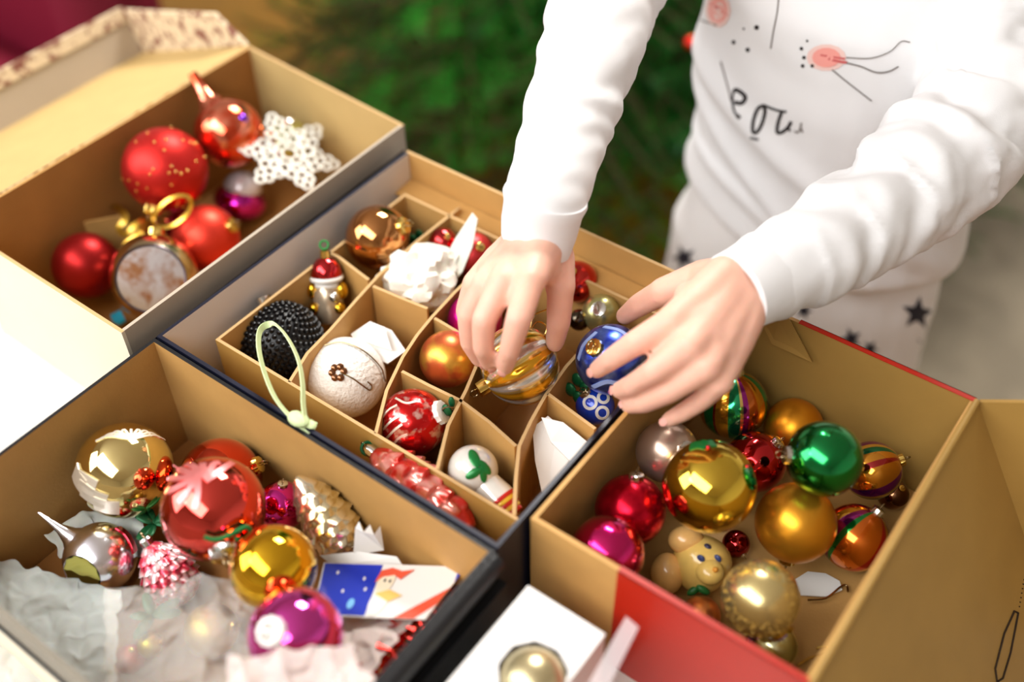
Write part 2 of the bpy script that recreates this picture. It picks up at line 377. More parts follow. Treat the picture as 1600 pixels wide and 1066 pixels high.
m = MB(); m.slab([hr + ld * .002, hr + ld * .001 + ln * .07, hr + ld * LL + ln * .07, hr + ld * LL], (0, -1, 0), .003, 0, 1, 0); m.build('lid_end', [OCHRE, REDP], lidc, smooth=False)
def onback(px, py, off=.0):
    d = ray(px, py); return CAM + d * ((.5162 - off) / d.y)
m = MB(); m.slab([onback(1190, 505, .0005), onback(1222, 478, .001), onback(1268, 566, .006), onback(1206, 538, .004)], (0, -1, 0), .0006); m.build('corner_flap', OCHRE, bC, smooth=False)
# locking slot printed as a real recess outline in the lid
SL = mat('slot_dark', (40, 24, 8), .8)
def onlid(px, py):
    d = ray(px, py); t = (hl - CAM).dot(ln) / d.dot(ln); return CAM + d * t + ln * .0004
m = MB(); sl = [(1590, 958), (1584, 955), (1568, 990), (1554, 1045), (1557, 1066), (1566, 1060), (1578, 1020), (1590, 958)]
m.tube([onlid(*p) for p in sl], .0007, 6)
for k in range(9): m.ball(onlid(1592 + k * 1.2, 948 - k * 7), .0005, 6)
m.build('locking_slot', SL, lidc)

# box D : open black-edged box, bottom left
GREYD = mat('dark_grey_board', (126, 118, 104), .6)
D = [(-.487, .079), (-.2105, .079), (-.2105, .2605), (-.487, .2605)]; HD = .10
bD = thing('black_edged_box', 'brown board box with black outside and tissue paper, at lower left', 'box', (-.35, .17, 0))
openbox(bD, D, HD, .0026, [GREYB, KRAFT, KRAFT, KRAFT], [GREYD, BLACK, BLACK, BLACK], [GREYD, BLACK, BLACK, BLACK], KRAFT_D)
m = MB(); m.box((-.487, .0775, HD - .033), (-.2105, .0789, HD - .028)); m.build('black_trim', BLACK, bD, smooth=False)
m = MB(); m.box((-.487, .0772, .0), (-.2105, .0788, HD - .034)); m.build('cream_skirt', CREAM, bD, smooth=False)
m = MB(); m.tube([(-.2088, .08, HD - .006), (-.2088, .259, HD - .006)], .0065, 12, flat=1); rr = m.build('rolled_edge', BLACK, bD)
m = MB(); m.box((-.2103, .10, .0), (-.204, .262, HD - .028)); m.build('outer_sleeve', BLACK, bD, smooth=False)
# ------------------------------------------------------------------ ornaments: each slides back along its sight line until it rests on the box or on what lies there
class Heap:
    def __init__(s, xmin, ymax, zmin, margin=.0004): s.b = (xmin, ymax, zmin); s.d = []; s.g = margin
    def put(s, px, py, dpx, zmin=None, shrink=1):
        xmin, ymax, z0 = s.b; zz = z0 if zmin is None else zmin; t = 1.2
        while t > .3:
            P = att(px, py, t); r = dpx / 2 * t / F * shrink
            if P.x - r >= xmin and P.y + r <= ymax and P.z - r >= zz and all((P - q).length >= r + k + s.g for q, k in s.d): break
            t -= .0008
        s.d.append((P, r)); return P, r
def cap_on(root, c, r, d, mt, size=.2, h=.16, loop=True, loopmat=None, nm='cap'):
    d = Vector(d).normalized(); T = axis_m(c, d); m = MB(); R = r * size; b = math.sqrt(max(0, r*r - R*R)) * .985; H = r * h
    m.lathe([(R*1.02, b - r*.03), (R*1.05, b + H*.3), (R, b + H), (R*.8, b + H*1.12), (1e-5, b + H*1.15)], 24, T, lambda th, k, rr, z: (rr * (1 + .04 * math.cos(12*th)) if k < .6 else rr, z))
    cp = m.build(nm, mt, root)
    if loop:
        m = MB(); m.ring(T @ Vector((0, 0, b + H*1.15 + R*.45)), R*.5, R*.08, T.to_3x3() @ Vector((1, .3, 0)), 16, 6); m.build('hanger_loop', loopmat or WIRE, cp)
    return cp
def globe(root, c, r, d, mt, seg=48, nm='globe', sc_=(1, 1, 1), mod=None):
    """glass body whose local z runs along the hanging axis"""
    m = MB(); m.ball((0, 0, 0), r, seg, sc_, mod=mod); o = m.build(nm, mt, None, angle=None)
    o.parent = root; o.location = Vector(c) - ORG[root]; o.rotation_euler = Vector(d).to_track_quat('Z', 'Y').to_euler(); return o
def bauble(P, r, label, mt, d=None, capmt=None, group=None, name='christmas_ball', loop=True, size=.2):
    root = thing(name, label, 'ornament', (P.x, P.y, P.z - r), group)
    dd = d if d is not None else Vector((0, 0, -1)); g = globe(root, P, r, dd, mt)
    if capmt: cap_on(root, P, r, dd, capmt, size, loop=loop)
    return root
def on(P, r, a, b, lift=1.0):             # surface point of a ball at image offset (a right, b up; fractions of r) facing the camera
    v = (CAM - P).normalized(); u = UP - v * UP.dot(v); u.normalize(); h = u.cross(v); k = math.sqrt(max(0, 1 - a*a - b*b))
    n = h * a + u * b + v * k; return P + n * r * lift, n
def paint(mb, P, r, pts, wd, th=.0006, lift=1.004):
    q = []; ns = []
    for p in curve([(x, y, 0) for x, y in pts], 5):
        a, n = on(P, r, p.x, p.y, lift); q.append(a); ns.append(n)
    mb.ribbon(q, ns, wd, th)

# ---- box C
CUR[0] = 'ornaments heaped in the red box'
hC = Heap(-.2045, .516, .0025)
S = {}
for k, px, py, d in [('small_red', 1150, 850, 44), ('rose', 1042, 706, 98), ('orange', 1240, 668, 92), ('stripe_up', 1145, 632, 108), ('red', 1180, 722, 96),
                     ('clear', 1395, 772, 50), ('stripe_back', 1362, 735, 92), ('stripe_front', 1335, 840, 106), ('deep_red', 985, 797, 112), ('magenta', 948, 864, 118),
                     ('peach', 1095, 962, 62), ('pale_low', 1205, 1010, 84), ('gold', 1108, 760, 147), ('matte', 1243, 817, 126), ('green', 1288, 717, 119),
                     ('pup', 1096, 882, 92), ('glit', 1188, 935, 122)]:
    S[k] = hC.put(px, py, d)
GL = (235, 178, 60)
bauble(*S['small_red'], 'tiny dark red glass ball under the big shiny gold ball', shiny('glass_ruby', (150, 6, 14)), camdir(.3, -.5, .4), SILVER)
rt = bauble(*S['rose'], 'pale rose-silver ball with a silver cap behind the big shiny gold ball', satin('rose_silver', (206, 178, 160), .28), camdir(.4, .1, .75), SILVER, size=.3)
bauble(*S['orange'], 'orange-gold satin ball at the back wall behind the green ball', satin('satin_orange_gold', (226, 150, 36)), camdir(-.75, -.35, .3), SILVER)
ST1 = stripes('stripes_green_gold', [(1.2, (214, 150, 30)), (1.2, (16, 160, 90)), (.25, (150, 20, 20)), (1.3, (224, 170, 40)), (1.2, (30, 170, 110)), (.3, (240, 210, 120)), (.6, (160, 30, 140)), (1.1, (196, 100, 24))], 3)
rt = bauble(*S['stripe_up'], 'gold ball with green and purple upright stripes under the right-hand fingers', ST1, camdir(-.05, .93, .35), SILVER, size=.28)
bauble(*S['red'], 'red glass ball with silver cap between the big gold and the green ball', shiny('glass_red', (196, 18, 26), .1), camdir(.55, .6, .45), SILVER)
bauble(*S['clear'], 'small clear-brown glass ball in the corner by the folded lid', shiny('glass_amber', (128, 84, 50), .08), camdir(.2, .4, .8), GOLDM)
ST2 = stripes('stripes_purple_gold', [(2, (222, 150, 40)), (1.1, (138, 24, 140)), (.5, (236, 190, 90)), (.7, (20, 120, 80)), (.9, (222, 150, 40)), (.6, (170, 40, 40))], 3)
bauble(*S['stripe_back'], 'gold ball with slanting purple and green stripes, half behind the green ball', ST2, camdir(.88, .35, .2), GOLDM)
ST3 = stripes('stripes_red_gold', [(1.6, (226, 120, 24)), (.8, (206, 28, 30)), (.8, (232, 170, 40)), (.9, (150, 24, 120)), (.5, (30, 140, 60)), (1.2, (220, 110, 20))], 3)
bauble(*S['stripe_front'], 'orange-gold ball with red and purple stripes, beside the matte gold ball', ST3, camdir(.55, .75, .25), SILVER)
bauble(*S['deep_red'], 'deep crimson glittery ball at the left wall of the red box', glitter('crimson_glitter', (170, 8, 30), (214, 20, 50)), camdir(.1, .8, .3), SILVER)
bauble(*S['magenta'], 'magenta-pink glass ball in the front left corner of the red box', shiny('glass_magenta', (226, 16, 120), .14), camdir(-.6, -.5, .2), SILVER)
bauble(*S['peach'], 'peach coloured ball below the puppy-head ornament', satin('satin_peach', (224, 140, 84)), camdir(.2, -.8, .2), GOLDM)
P, r = S['pale_low']; rt = bauble(P, r, 'silver-green glass ball lowest in the front of the red box', shiny('glass_silver_green', (200, 200, 160), .12, vary=.1), camdir(.5, .75, .35), GOLDM)
m = MB(); paint(m, P, r, [(-.8, .2), (-.3, .45), (.2, .3), (.5, .5)], .004); m.build('violet_band', shiny('violet_paint', (130, 110, 190), .3), rt)
P, r = S['gold']; rt = bauble(P, r, 'big shiny gold ball with a green holly leaf, reflecting the room', shiny('glass_gold', (232, 196, 60), .045), camdir(-.45, -.3, -.6), GOLDM)
m = MB()
for ang, c0, ln_ in ((.5, (-.22, .86), .2), (-.25, (-.05, .88), .17), (1.3, (.83, .3), .17), (1.7, (.9, .08), .13)):
    pts = [(c0[0] - ln_ * math.cos(ang), c0[1] - ln_ * math.sin(ang) * .5), c0, (c0[0] + ln_ * math.cos(ang), c0[1] - ln_ * math.sin(ang) * .3)]
    pts = [(x / max(1, math.hypot(x, y) / .985), y / max(1, math.hypot(x, y) / .985)) for x, y in pts]
    paint(m, P, r, pts, .0075, .0008)
m.build('holly_leaf', GREENP, rt)
m = MB()
for q in ((.78, .42), (-.02, .8), (-.86, -.3)): a, n = on(P, r, *q); m.ball(a, .0016, 10)
m.build('berries', shiny('berry_red', (200, 20, 30), .2), rt)
bauble(*S['matte'], 'matte gold satin ball below the green ball', satin('satin_gold', (228, 160, 46), .33), camdir(-.1, -.85, -.3), GOLDM)
P, r = S['green']; rt = bauble(P, r, 'emerald green ball on top of the pile in the red box', shiny('glass_emerald', (0, 140, 66), .16), camdir(-.9, .1, .15), SILVER, size=.22)
P, r = S['glit']; rt = bauble(P, r, 'pale champagne ball with glitter sprinkled edge, front of the red box', satin('satin_champagne', (220, 200, 140), .24), camdir(.4, -.75, -.1), GOLDM)
m = MB(); rng = random.Random(3)
for i in range(170):
    th = rng.uniform(0, 6.28); rad = rng.uniform(.62, .98); a, n = on(P, r, rad * math.cos(th), rad * math.sin(th)); m.ball(a, rng.uniform(.0004, .0008), 6)
tag(m.build('glitter_grains', shiny('gold_grain', (236, 200, 110), .2), rt), kind='stuff')
# puppy head ornament
P, r = S['pup']; PUP = mat('puppy_glaze', (238, 196, 106), .22, coat=.5, vary=.15, vscale=60); rt = thing('puppy_head_ornament', 'pale yellow glass puppy head with orange ears and blue eyes', 'ornament', (P.x, P.y, P.z - r))
V = (CAM - P).normalized(); m = MB(); m.ball(P, r, 40, mod=lambda th, k, rr, z: (rr * (1 + .06 * math.sin(2 * math.pi * k)), z), M=axis_m((0, 0, 0), camdir(-.25, -1, .1)))
hd = m.build('head', PUP, rt)
EAR = mat('puppy_ear_glaze', (242, 186, 112), .22, coat=.5, vary=.12, vscale=70)
for a, b, s_ in ((-1.1, -.3, (.58, .5, .72)), (-.5, .78, (.62, .5, .5))):
    c, n = on(P, r, a * .7, b * .7, 1.0); c = P + (RT * a + UP * b) * r * 1.05 + V * r * .15
    m = MB(); m.ball(c, r, 24, s_, M=axis_m((0, 0, 0), UP)); m.build('ear', EAR, rt)
c, n = on(P, r, .3, -.25, .92); m = MB(); m.ball(c, r * .48, 24, (1, 1, .8)); mz = m.build('muzzle', PUP, rt)
for a, b in ((-.02, .18), (.52, .2)):
    c, n = on(P, r, a, b, 1.0); m = MB(); m.ball(c, r * .15, 14, (1, .6, 1.2)); m.build('eye', mat('eye_blue', (60, 72, 120), .2), rt)
c, n = on(P, r, .2, .58, 1.0); m = MB(); m.ball(c, r * .11, 12, (1.3, 1, .8)); m.build('brow', mat('brow_dark', (50, 44, 70), .4), rt)
c, n = on(P, r, .34, -.12, 1.33); m = MB(); m.ball(c, r * .1, 12); m.build('nose', mat('nose_orange', (226, 150, 50), .3), rt)
m = MB()
for a, b, ang in ((-.25, -.84, .6), (.05, -.8, 2.6)):
    c, n = on(P, r, a, b, 1.04); m.ball(c, r * .26, 14, (1, .45, .5), M=axis_m((0, 0, 0), UP) @ Matrix.Rotation(ang, 4, 'Y'))
m.build('bow', mat('bow_green', (40, 110, 50), .4), rt)
# white paper leaf, hooks on the floor of box C
PAPER = mat('white_paper', (238, 236, 232), .7)
m = MB(); leaf = [at(*p, .0045) for p in [(1243, 905), (1262, 893), (1290, 896), (1312, 908), (1316, 922), (1290, 932), (1252, 930)]]
m.slab(leaf, (0, 0, 1), .001); tag(m.build('paper_tag', PAPER, loc=leaf[0], smooth=False), 'white paper leaf tag on the floor of the red box', 'paper')
for k, (pp, lb) in enumerate([([(1246, 1040), (1262, 1030), (1278, 1024), (1292, 1018), (1296, 1012), (1288, 1010), (1276, 1014)], 'gold wire hook lying on the bare floor of the red box, the nearer one'),
                      ([(1325, 925), (1322, 915), (1312, 918), (1290, 935), (1262, 938)], 'thin dark wire hook lying across the white paper leaf')]):
    m = MB(); pts = curve([at(*p, .0055 if k else .004) for p in pp], 5); m.tube(pts, .0007, 6); tag(m.build('wire_hook', GOLDM if k == 0 else WIRE, loc=pts[0]), lb, 'hook')

# ---- box D
CUR[0] = 'ornaments heaped in the black-edged box'
hD = Heap(-.483, .2565, .004)
for k, px, py, d in [('orange_red', 345, 748, 128), ('mag_small', 441, 790, 78), ('pale_gold', 195, 735, 150), ('coral', 334, 795, 163), ('lantern', 157, 872, 112),
                     ('rasp', 262, 895, 92), ('yellow', 427, 887, 136), ('mag_big', 462, 992, 150), ('red_berry', 203, 1030, 46), ('yel_berry', 235, 1008, 40), ('mist_gold', 330, 985, 84)]:
    S[k] = hD.put(px, py, d)
bauble(*S['orange_red'], 'orange-red glass ball behind the coral ball with flower petals', shiny('glass_orange_red', (224, 66, 24), .1), camdir(.8, .3, .2), GOLDM)
bauble(*S['mag_small'], 'small magenta glass ball beside the pale gold cone', shiny('glass_magenta_deep', (214, 30, 150), .1), camdir(.1, .7, .4), SILVER)
P, r = S['pale_gold']; rt = bauble(P, r, 'pale gold glass ball with white frosted flowers in the back corner of the black-edged box', shiny('glass_pale_gold', (242, 222, 150), .06), camdir(.3, -.9, .1))
m = MB(); FROST = glitter('white_frost', (244, 236, 220), None, .5)
for k in range(9):
    a = -1.2 + k * .3; paint(m, P, r, [(.12, .62), (.12 + .45 * math.sin(a), .62 + .3 * math.cos(a) * .7), (min(.8, .12 + .72 * math.sin(a)), .55 + .15 * math.cos(a))], .0015, .0006)
m.build('frost_flower', FROST, rt)
m = MB()
for pts in ([(-.92, -.1), (-.75, -.22), (-.55, -.35)], [(-.85, -.3), (-.6, -.5), (-.35, -.62)], [(-.6, -.62), (-.35, -.72), (-.1, -.75)], [(-.95, .05), (-.9, -.12), (-.78, -.3)]): paint(m, P, r, pts, .012, .0008)
m.build('frost_scallop', FROST, rt)
P, r = S['coral']; rt = bauble(P, r, 'large shiny coral-red ball with painted pink petals and green string', shiny('glass_coral', (240, 74, 62), .06), camdir(.35, -.68, .62), SILVER, size=.26)
m = MB(); PK = glitter('pink_frost', (250, 150, 150), None, .4)
for k in range(9):
    a = math.radians(-115 + k * 28); c0 = (-.2, .55); paint(m, P, r, [(c0[0] + .08 * math.cos(a + 1.2), c0[1] + .06 * math.sin(a + 1.2)), (max(-.93, c0[0] + .42 * math.cos(a + 2.6)), min(.83, c0[1] + .3 * math.sin(a + 2.6))), (max(-.95, c0[0] + .66 * math.cos(a + 2.6)), min(.85, c0[1] + .55 * math.sin(a + 2.6)))], .0038, .0008)
m.build('petals', PK, rt)
STRG = mat('green_thread', (30, 110, 50), .8)
m = MB(); pts = [on(P, r, x, y, 1.12)[0] for x, y in [(-.15, -.45), (0, -.5), (.15, -.48), (.32, -.4), (.52, -.32), (.6, -.42), (.5, -.52), (.35, -.5)]]; m.tube(curve(pts, 5), .0014, 6); m.build('string', STRG, rt)
P, r = S['yellow']; rt = bauble(P, r, 'shiny yellow-gold ball in the middle of the black-edged box', shiny('glass_yellow', (244, 190, 10), .05), camdir(-.1, -.8, -.5), GOLDM)
P, r = S['mag_big']; rt = bauble(P, r, 'large magenta-pink ball with a white cap, half under pink tissue', shiny('glass_hot_pink', (240, 76, 196), .08), camdir(-.3, .3, .9), WHITEP, size=.3)
bauble(*S['red_berry'], 'small coral-red ball under thin tissue near the front of the black-edged box', satin('satin_coral', (230, 104, 96), .4), camdir(.2, .5, .4), GOLDM)
bauble(*S['yel_berry'], 'small yellow ball beside the small coral-red ball', satin('satin_yellow', (226, 208, 66), .4), camdir(.7, .2, .3), GOLDM)
bauble(*S['mist_gold'], 'gold ball veiled by thin tissue in front of the raspberry ornament', satin('satin_mist_gold', (214, 180, 90), .45), camdir(.8, .2, .3), GOLDM)
# silver lantern with spike and hollow gold reflector
P, r = S['lantern']; rt = thing('reflector_ornament', 'silver ball with a hollow gold reflector and a long pointed spike', 'ornament', (P.x, P.y, P.z - r))
dv = camdir(-.28, -.35, .85)
def dent(th, k, rr, z):
    if k > .8:
        q = (k - .8) / .2; return rr, r * math.cos(math.pi * .2) * (1 - .5 * q) if q > 0 else z
    return rr, z
m = MB(); m.lathe([(max(1e-5, math.sin(math.pi * k / 40)) * r, -math.cos(math.pi * k / 40) * r) for k in range(41)], 48, axis_m(P, dv), dent); m.build('globe', shiny('glass_silver', (240, 240, 250), .2), rt)
m = MB(); R0 = r * math.sin(math.pi * .2) * .93; z0 = r * math.cos(math.pi * .2)
m.lathe([(R0, z0 * 1.005), (R0 * .85, z0 * .9), (R0 * .6, z0 * .75), (R0 * .3, z0 * .63), (1e-5, z0 * .6)], 32, axis_m(P, dv), lambda th, k, rr, z: (rr * (1 + .05 * math.cos(10 * th)), z)); m.build('reflector', shiny('gold_reflector', (224, 214, 110), .1), rt)
sd = camdir(-.72, .62, .2); m = MB(); m.lathe([(r * .42, r * .86), (r * .26, r * 1.05), (r * .14, r * 1.35), (r * .08, r * 1.7), (r * .035, r * 2.05), (1e-5, r * 2.12)], 20, axis_m(P, sd)); m.build('spike', shiny('glass_silver', 0), rt)
m = MB(); paint(m, P, r, [(.45, .8), (.66, .62), (.82, .35), (.9, .1)], .006, .0012); m.build('red_band', shiny('red_band_paint', (200, 24, 50), .25), rt)
# cones (blown glass with scale relief)
def cone_mod(rows, cols, amp):
    def f(th, k, rr, z):
        u = k * rows; row = math.floor(u); fr = u - row; ph = math.pi * (row % 2)
        c = .5 + .5 * math.cos(cols * th + ph); bump = (1 - fr) ** .8 * (c ** .6); env = min(1, 6 * k, 6 * (1 - k)); return rr * (1 - amp * .4 + amp * bump * env), z
    return f
def cone(P, L, R, d, mt, label, rows=7, cols=9, amp=.22, name='glass_cone', capmt=None, prof=None, extra=None):
    root = thing(name, label, 'ornament', (P.x, P.y, P.z - R)); n = 72; T = axis_m(P, d)
    pr = prof or (lambda u: math.sin(math.pi * min(1, max(0, u)) ** .8) ** .62)
    m = MB(); m.lathe([(max(1e-5, R * pr(k / n)), (k / n - .5) * L) for k in range(n + 1)], 72, T, cone_mod(rows, cols, amp)); m.build('scales', mt, root, angle=60)
    if capmt:
        m = MB(); m.lathe([(R*.24, L*.47), (R*.26, L*.55), (R*.2, L*.58), (1e-5, L*.58)], 16, T); cp = m.build('cap', capmt, root)
        m = MB(); m.ring(T @ Vector((0, 0, L*.62)), R*.13, R*.03, T.to_3x3() @ Vector((1, 0, 0)), 14, 6); m.build('hanger_loop', WIRE, cp)
    return root, T
P, r = S['rasp']; rt, T = cone(P, .046, .0165, camdir(-.45, .8, .2), blotch('frosted_raspberry', (216, 60, 84), (246, 226, 226), 160, .3, .42, .62, .5), 'frosted pink-red raspberry cone beside the silver reflector ball', 9, 12, .2, 'raspberry_cone', SILVER)
P = at(512, 812, .052); rt, T = cone(P, .068, .0165, camdir(-.45, .72, .25), glitter('pale_gold_cone', (222, 204, 150), (242, 236, 222), .22, 300), 'pale gold twisted glass cone leaning in the back of the black-edged box', 14, 6, .17)
P = at(152, 958, .02)
# leafy green bits
LEAF = mat('dark_green_foil', (18, 92, 52), .4, .3)
for lb, px, py, z, n_ in [('dark green foil leaf sprig between the silver ball and the coral ball', 240, 818, .035, 6), ('dark green foil leaf sprig under the tissue below the raspberry cone', 238, 962, .03, 5)]:
    m = MB(); c = at(px, py, z); rg = random.Random(px)
    for k in range(n_):
        a = k * 6.28 / n_ + rg.random(); d = Vector((math.cos(a), math.sin(a), rg.uniform(-.1, .5))); L = rg.uniform(.011, .019)
        m.ball(c + d * L * .5, L * .5, 10, (.45, .16, 1), M=axis_m((0, 0, 0), d))
    tag(m.build('foil_leaf_sprig', LEAF, loc=c), lb, 'sprig')

# ---- box A
CUR[0] = 'ornaments in the gift box with the patterned lid'
hA = Heap(-.6805, .528, .003)
for k, px, py, d in [('pale_green', 447, 222, 78), ('drop', 358, 208, 108), ('white_mag', 377, 305, 84), ('mag_a', 288, 356, 62), ('dotted', 258, 265, 131),
                     ('coral_a', 322, 372, 104), ('maroon', 135, 415, 104), ('beige', 241, 433, 136)]:
    S[k] = hA.put(px, py, d)
bauble(*S['pale_green'], 'pale green glass ball under the white crocheted snowflake', shiny('glass_pale_green', (206, 214, 150), .2), camdir(.2, .5, .5), SILVER)
P, r = S['drop']; rt = thing('drop_ornament', 'coral pink drop ornament with a long pointed neck at the back of the gift box', 'ornament', (P.x, P.y, P.z - r)); dd = camdir(-.5, .83, .1)
CORP = blotch('coral_drop_glass', (226, 84, 52), (246, 150, 120), 60, .12, .45, .6, .95)
n = 40; prof = []
for k in range(n + 1):
    a = math.pi * k / n * .86; prof.append((max(1e-5, math.sin(a)) * r, -math.cos(a) * r))
zz = prof[-1][1]; prof += [(r * .36, zz + r * .1), (r * .26, zz + r * .3), (r * .2, zz + r * .55), (r * .16, zz + r * .85), (r * .14, zz + r * 1.05), (1e-5, zz + r * 1.1)]
m = MB(); m.lathe(prof, 40, axis_m(P, dd)); m.build('glass_drop', CORP, rt)
m = MB(); a, nn = on(P, r, .4, .45, 1); m.ball(a, r * .13, 12, (1, 1, .5), M=axis_m((0, 0, 0), nn)); m.build('violet_bead', shiny('violet_bead_glass', (120, 50, 210), .15), rt)
P, r = S['white_mag']; rt = thing('mushroom_ornament', 'white and magenta glass ornament right of the red dotted ball', 'ornament', (P.x, P.y, P.z - r)); dd = camdir(.25, .9, .35)
m = MB(); m.ball(P - dd * r * .25, r * .98, 36, (1, 1, .72), M=axis_m((0, 0, 0), dd)); m.build('magenta_base', shiny('glass_fuchsia', (206, 20, 170), .1), rt)
m = MB(); m.ball(P + dd * r * .3, r * .72, 32, (1, 1, .85), M=axis_m((0, 0, 0), dd)); m.build('white_dome', mat('pearl_white', (226, 214, 220), .2, .2, .5), rt)
bauble(*S['mag_a'], 'pink glass ball peeping out behind the plain coral ball', shiny('glass_pink', (230, 60, 130), .1), camdir(-.8, .3, .4), GOLDM)
P, r = S['dotted']; rt = bauble(P, r, 'red matte ball sprinkled with gold dots in the gift box', satin('satin_red', (204, 46, 42), .44), camdir(-.2, -.9, .2), GOLDM)
m = MB(); rg = random.Random(5)
for i in range(62):
    z_ = rg.uniform(-1, 1); th = rg.uniform(0, 6.28); nn = Vector((math.sqrt(1 - z_*z_) * math.cos(th), math.sqrt(1 - z_*z_) * math.sin(th), z_)); m.ball(P + nn * r, r * .035, 8)
tag(m.build('gold_dots', shiny('gold_dot', (238, 196, 110), .3), rt), kind='stuff')
bauble(*S['coral_a'], 'plain coral matte ball with a gold cap beside the inner edge of the gift box', satin('satin_coral_red', (226, 66, 50), .42), camdir(.82, .3, .4), GOLDM, size=.22)
bauble(*S['maroon'], 'dark red satin ball in the front left corner of the gift box', satin('satin_maroon', (158, 30, 30), .38), camdir(.2, .3, -.8))
P, r = S['beige']; rt = thing('reflector_ornament', 'pale champagne ball with a round mirror-like hollow and a ribbon loop', 'ornament', (P.x, P.y, P.z - r)); dv = camdir(.2, -.12, .95)
R1 = .72
def dent2(th, k, rr, z):
    if k > .72: q = (k - .72) / .28; return rr, r * .64 - r * .28 * math.sin(q * math.pi / 2)
    return rr, z
m = MB(); m.lathe([(max(1e-5, math.sin(math.pi * k / 50)) * r, -math.cos(math.pi * k / 50) * r) for k in range(51)], 56, axis_m(P, dv), dent2); m.build('globe', shiny('glass_champagne', (206, 186, 150), .16), rt)
m = MB(); T = axis_m(P, dv)
m.lathe([(r * .745, r * .655), (r * .6, r * .45), (r * .35, r * .37), (1e-5, r * .33)], 40, T); m.build('reflector', blotch('mirror_painted_reflection', (186, 178, 178), (150, 104, 70), 62, .26, .45, .62, .9), rt)  # brown blotches paint reflected room colours into the hollow
m = MB(); m.ring(T @ Vector((0, 0, r * .655)), r * .75, r * .03, T.to_3x3() @ Vector((0, 0, 1)), 40, 6); m.build('reflector_rim', shiny('rim_dark', (90, 80, 90), .3), rt)
cap_on(rt, P, r, camdir(.0, .95, -.1), GOLDM, .18)
GRIB = shiny('gold_ribbon', (228, 180, 70), .3)
top = P + camdir(0, .95, -.1) * r * 1.2
m = MB(); c = top; u = camdir(.75, .6, .1); v = camdir(-.5, .5, .5); pts = [c + u * (.034 * (1 - math.cos(a)) / 2) + v * (.0095 * math.sin(a)) for a in np.linspace(0, 2 * math.pi, 26)]; m.ribbon(pts, [camdir(.2, .3, 1)] * 26, .0034, .0006); m.build('ribbon_loop', GRIB, rt)
# gold curled ribbon
m = MB(); pts = [at(*p) for p in [(160, 318, .045), (178, 322, .05), (190, 330, .052), (196, 342, .05), (186, 356, .046), (196, 366, .045), (214, 350, .05), (232, 342, .05), (220, 362, .048), (206, 384, .046), (196, 398, .044)]]
pts = curve(pts, 6); m.ribbon(pts, [camdir(.3 * math.sin(i * .4), .5, 1) for i in range(len(pts))], .0055, .0006); tag(m.build('gold_ribbon', shiny('olive_gold_ribbon', (190, 150, 50), .35), loc=pts[0]), 'curled olive-gold ribbon between the dotted red and the dark red balls', 'ribbon')
m = MB(); pts = curve([at(*p) for p in [(192, 392, .047), (200, 380, .05), (214, 370, .053), (222, 362, .055)]], 6); m.ribbon(pts, camdir(0, .3, 1), .006, .0006); tag(m.build('gold_ribbon', GRIB, loc=pts[0]), 'short bright gold ribbon end above the champagne reflector ball', 'ribbon')
m = MB(); pts = [at(172, 492, .012), at(188, 484, .014), at(196, 500, .012), at(186, 506, .012), at(176, 502, .012)]; m.slab(pts, (0, 0, 1), .002)
tag(m.build('cyan_paper_scrap', mat('cyan_paper', (40, 176, 220), .5), loc=pts[0], smooth=False), 'bright cyan paper scrap in the front corner of the gift box', 'paper')
m = MB(); rg = random.Random(9)
for k in range(26): c = at(rg.uniform(44, 92), rg.uniform(408, 432), .006); m.ball(c, rg.uniform(.002, .004), 8)
tag(m.build('bead_garland', blotch('mixed_beads', (214, 208, 190), (180, 50, 40), 90, .4, .5, .54), loc=at(68, 420, .004)), 'heap of small white and red beads at the left in the gift box', 'beads', kind='stuff')
# crocheted snowflake (tilted lace star leaning over the pale green ball)
LACE = mat('white_crochet_cotton', (244, 242, 232), .85, bump=.4, bscale=900)
C0 = at(452, 240, .074); nrm = camdir(.25, .5, .8); q = Vector(nrm).to_track_quat('Z', 'Y'); RAD = .05
rt = thing('crochet_snowflake', 'white crocheted lace snowflake leaning over the pale green ball', 'ornament', C0 - nrm * .006)
m = MB(); m.ring(C0, .006, 0.00125, nrm, 16); m.ring(C0, .0115, 0.00125, nrm, 20)
for k in range(6): a = k * math.pi / 3; m.tube([C0 + q @ Vector((.006 * math.cos(a), .006 * math.sin(a), 0)), C0 + q @ Vector((.0115 * math.cos(a), .0115 * math.sin(a), 0))], 0.0012, 6)
for k in range(6): a = k * math.pi / 3 + .5; m.ring(C0 + q @ Vector((.0165 * math.cos(a), .0165 * math.sin(a), 0)), .0052, 0.00125, nrm, 14)
m.build('lace_centre', LACE, rt)
for k in range(6):
    a = k * math.pi / 3 + .15; d = q @ Vector((math.cos(a), math.sin(a), 0)); s_ = q @ Vector((-math.sin(a), math.cos(a), 0)); m = MB()
    dz = nrm * (.004 * math.sin(k * 2.1))
    for rr, ss, R in ((.018, 0, .0044), (.0255, 0, .0042), (.022, .007, .004), (.022, -.007, .004), (.0315, .004, .0036), (.0315, -.004, .0036), (.037, 0, .0038)):
        m.ring(C0 + d * rr + s_ * ss + dz * (rr / .04), R, 0.00125, nrm, 14)
    m.build('lace_arm', LACE, rt)
# ---- box B
CUR[0] = 'ornaments in the divided box'
def pz(px, py, d, z):
    P = at(px, py, z); return P, d / 2 * (P - CAM).dot(FW) / F
bauble(*pz(590, 371, 102, .078), 'shiny copper-gold ball in the far back compartment of the divided box', shiny('glass_copper', (206, 140, 76), .06, vary=.15), camdir(.78, .28, .5), GOLDM, size=.26)
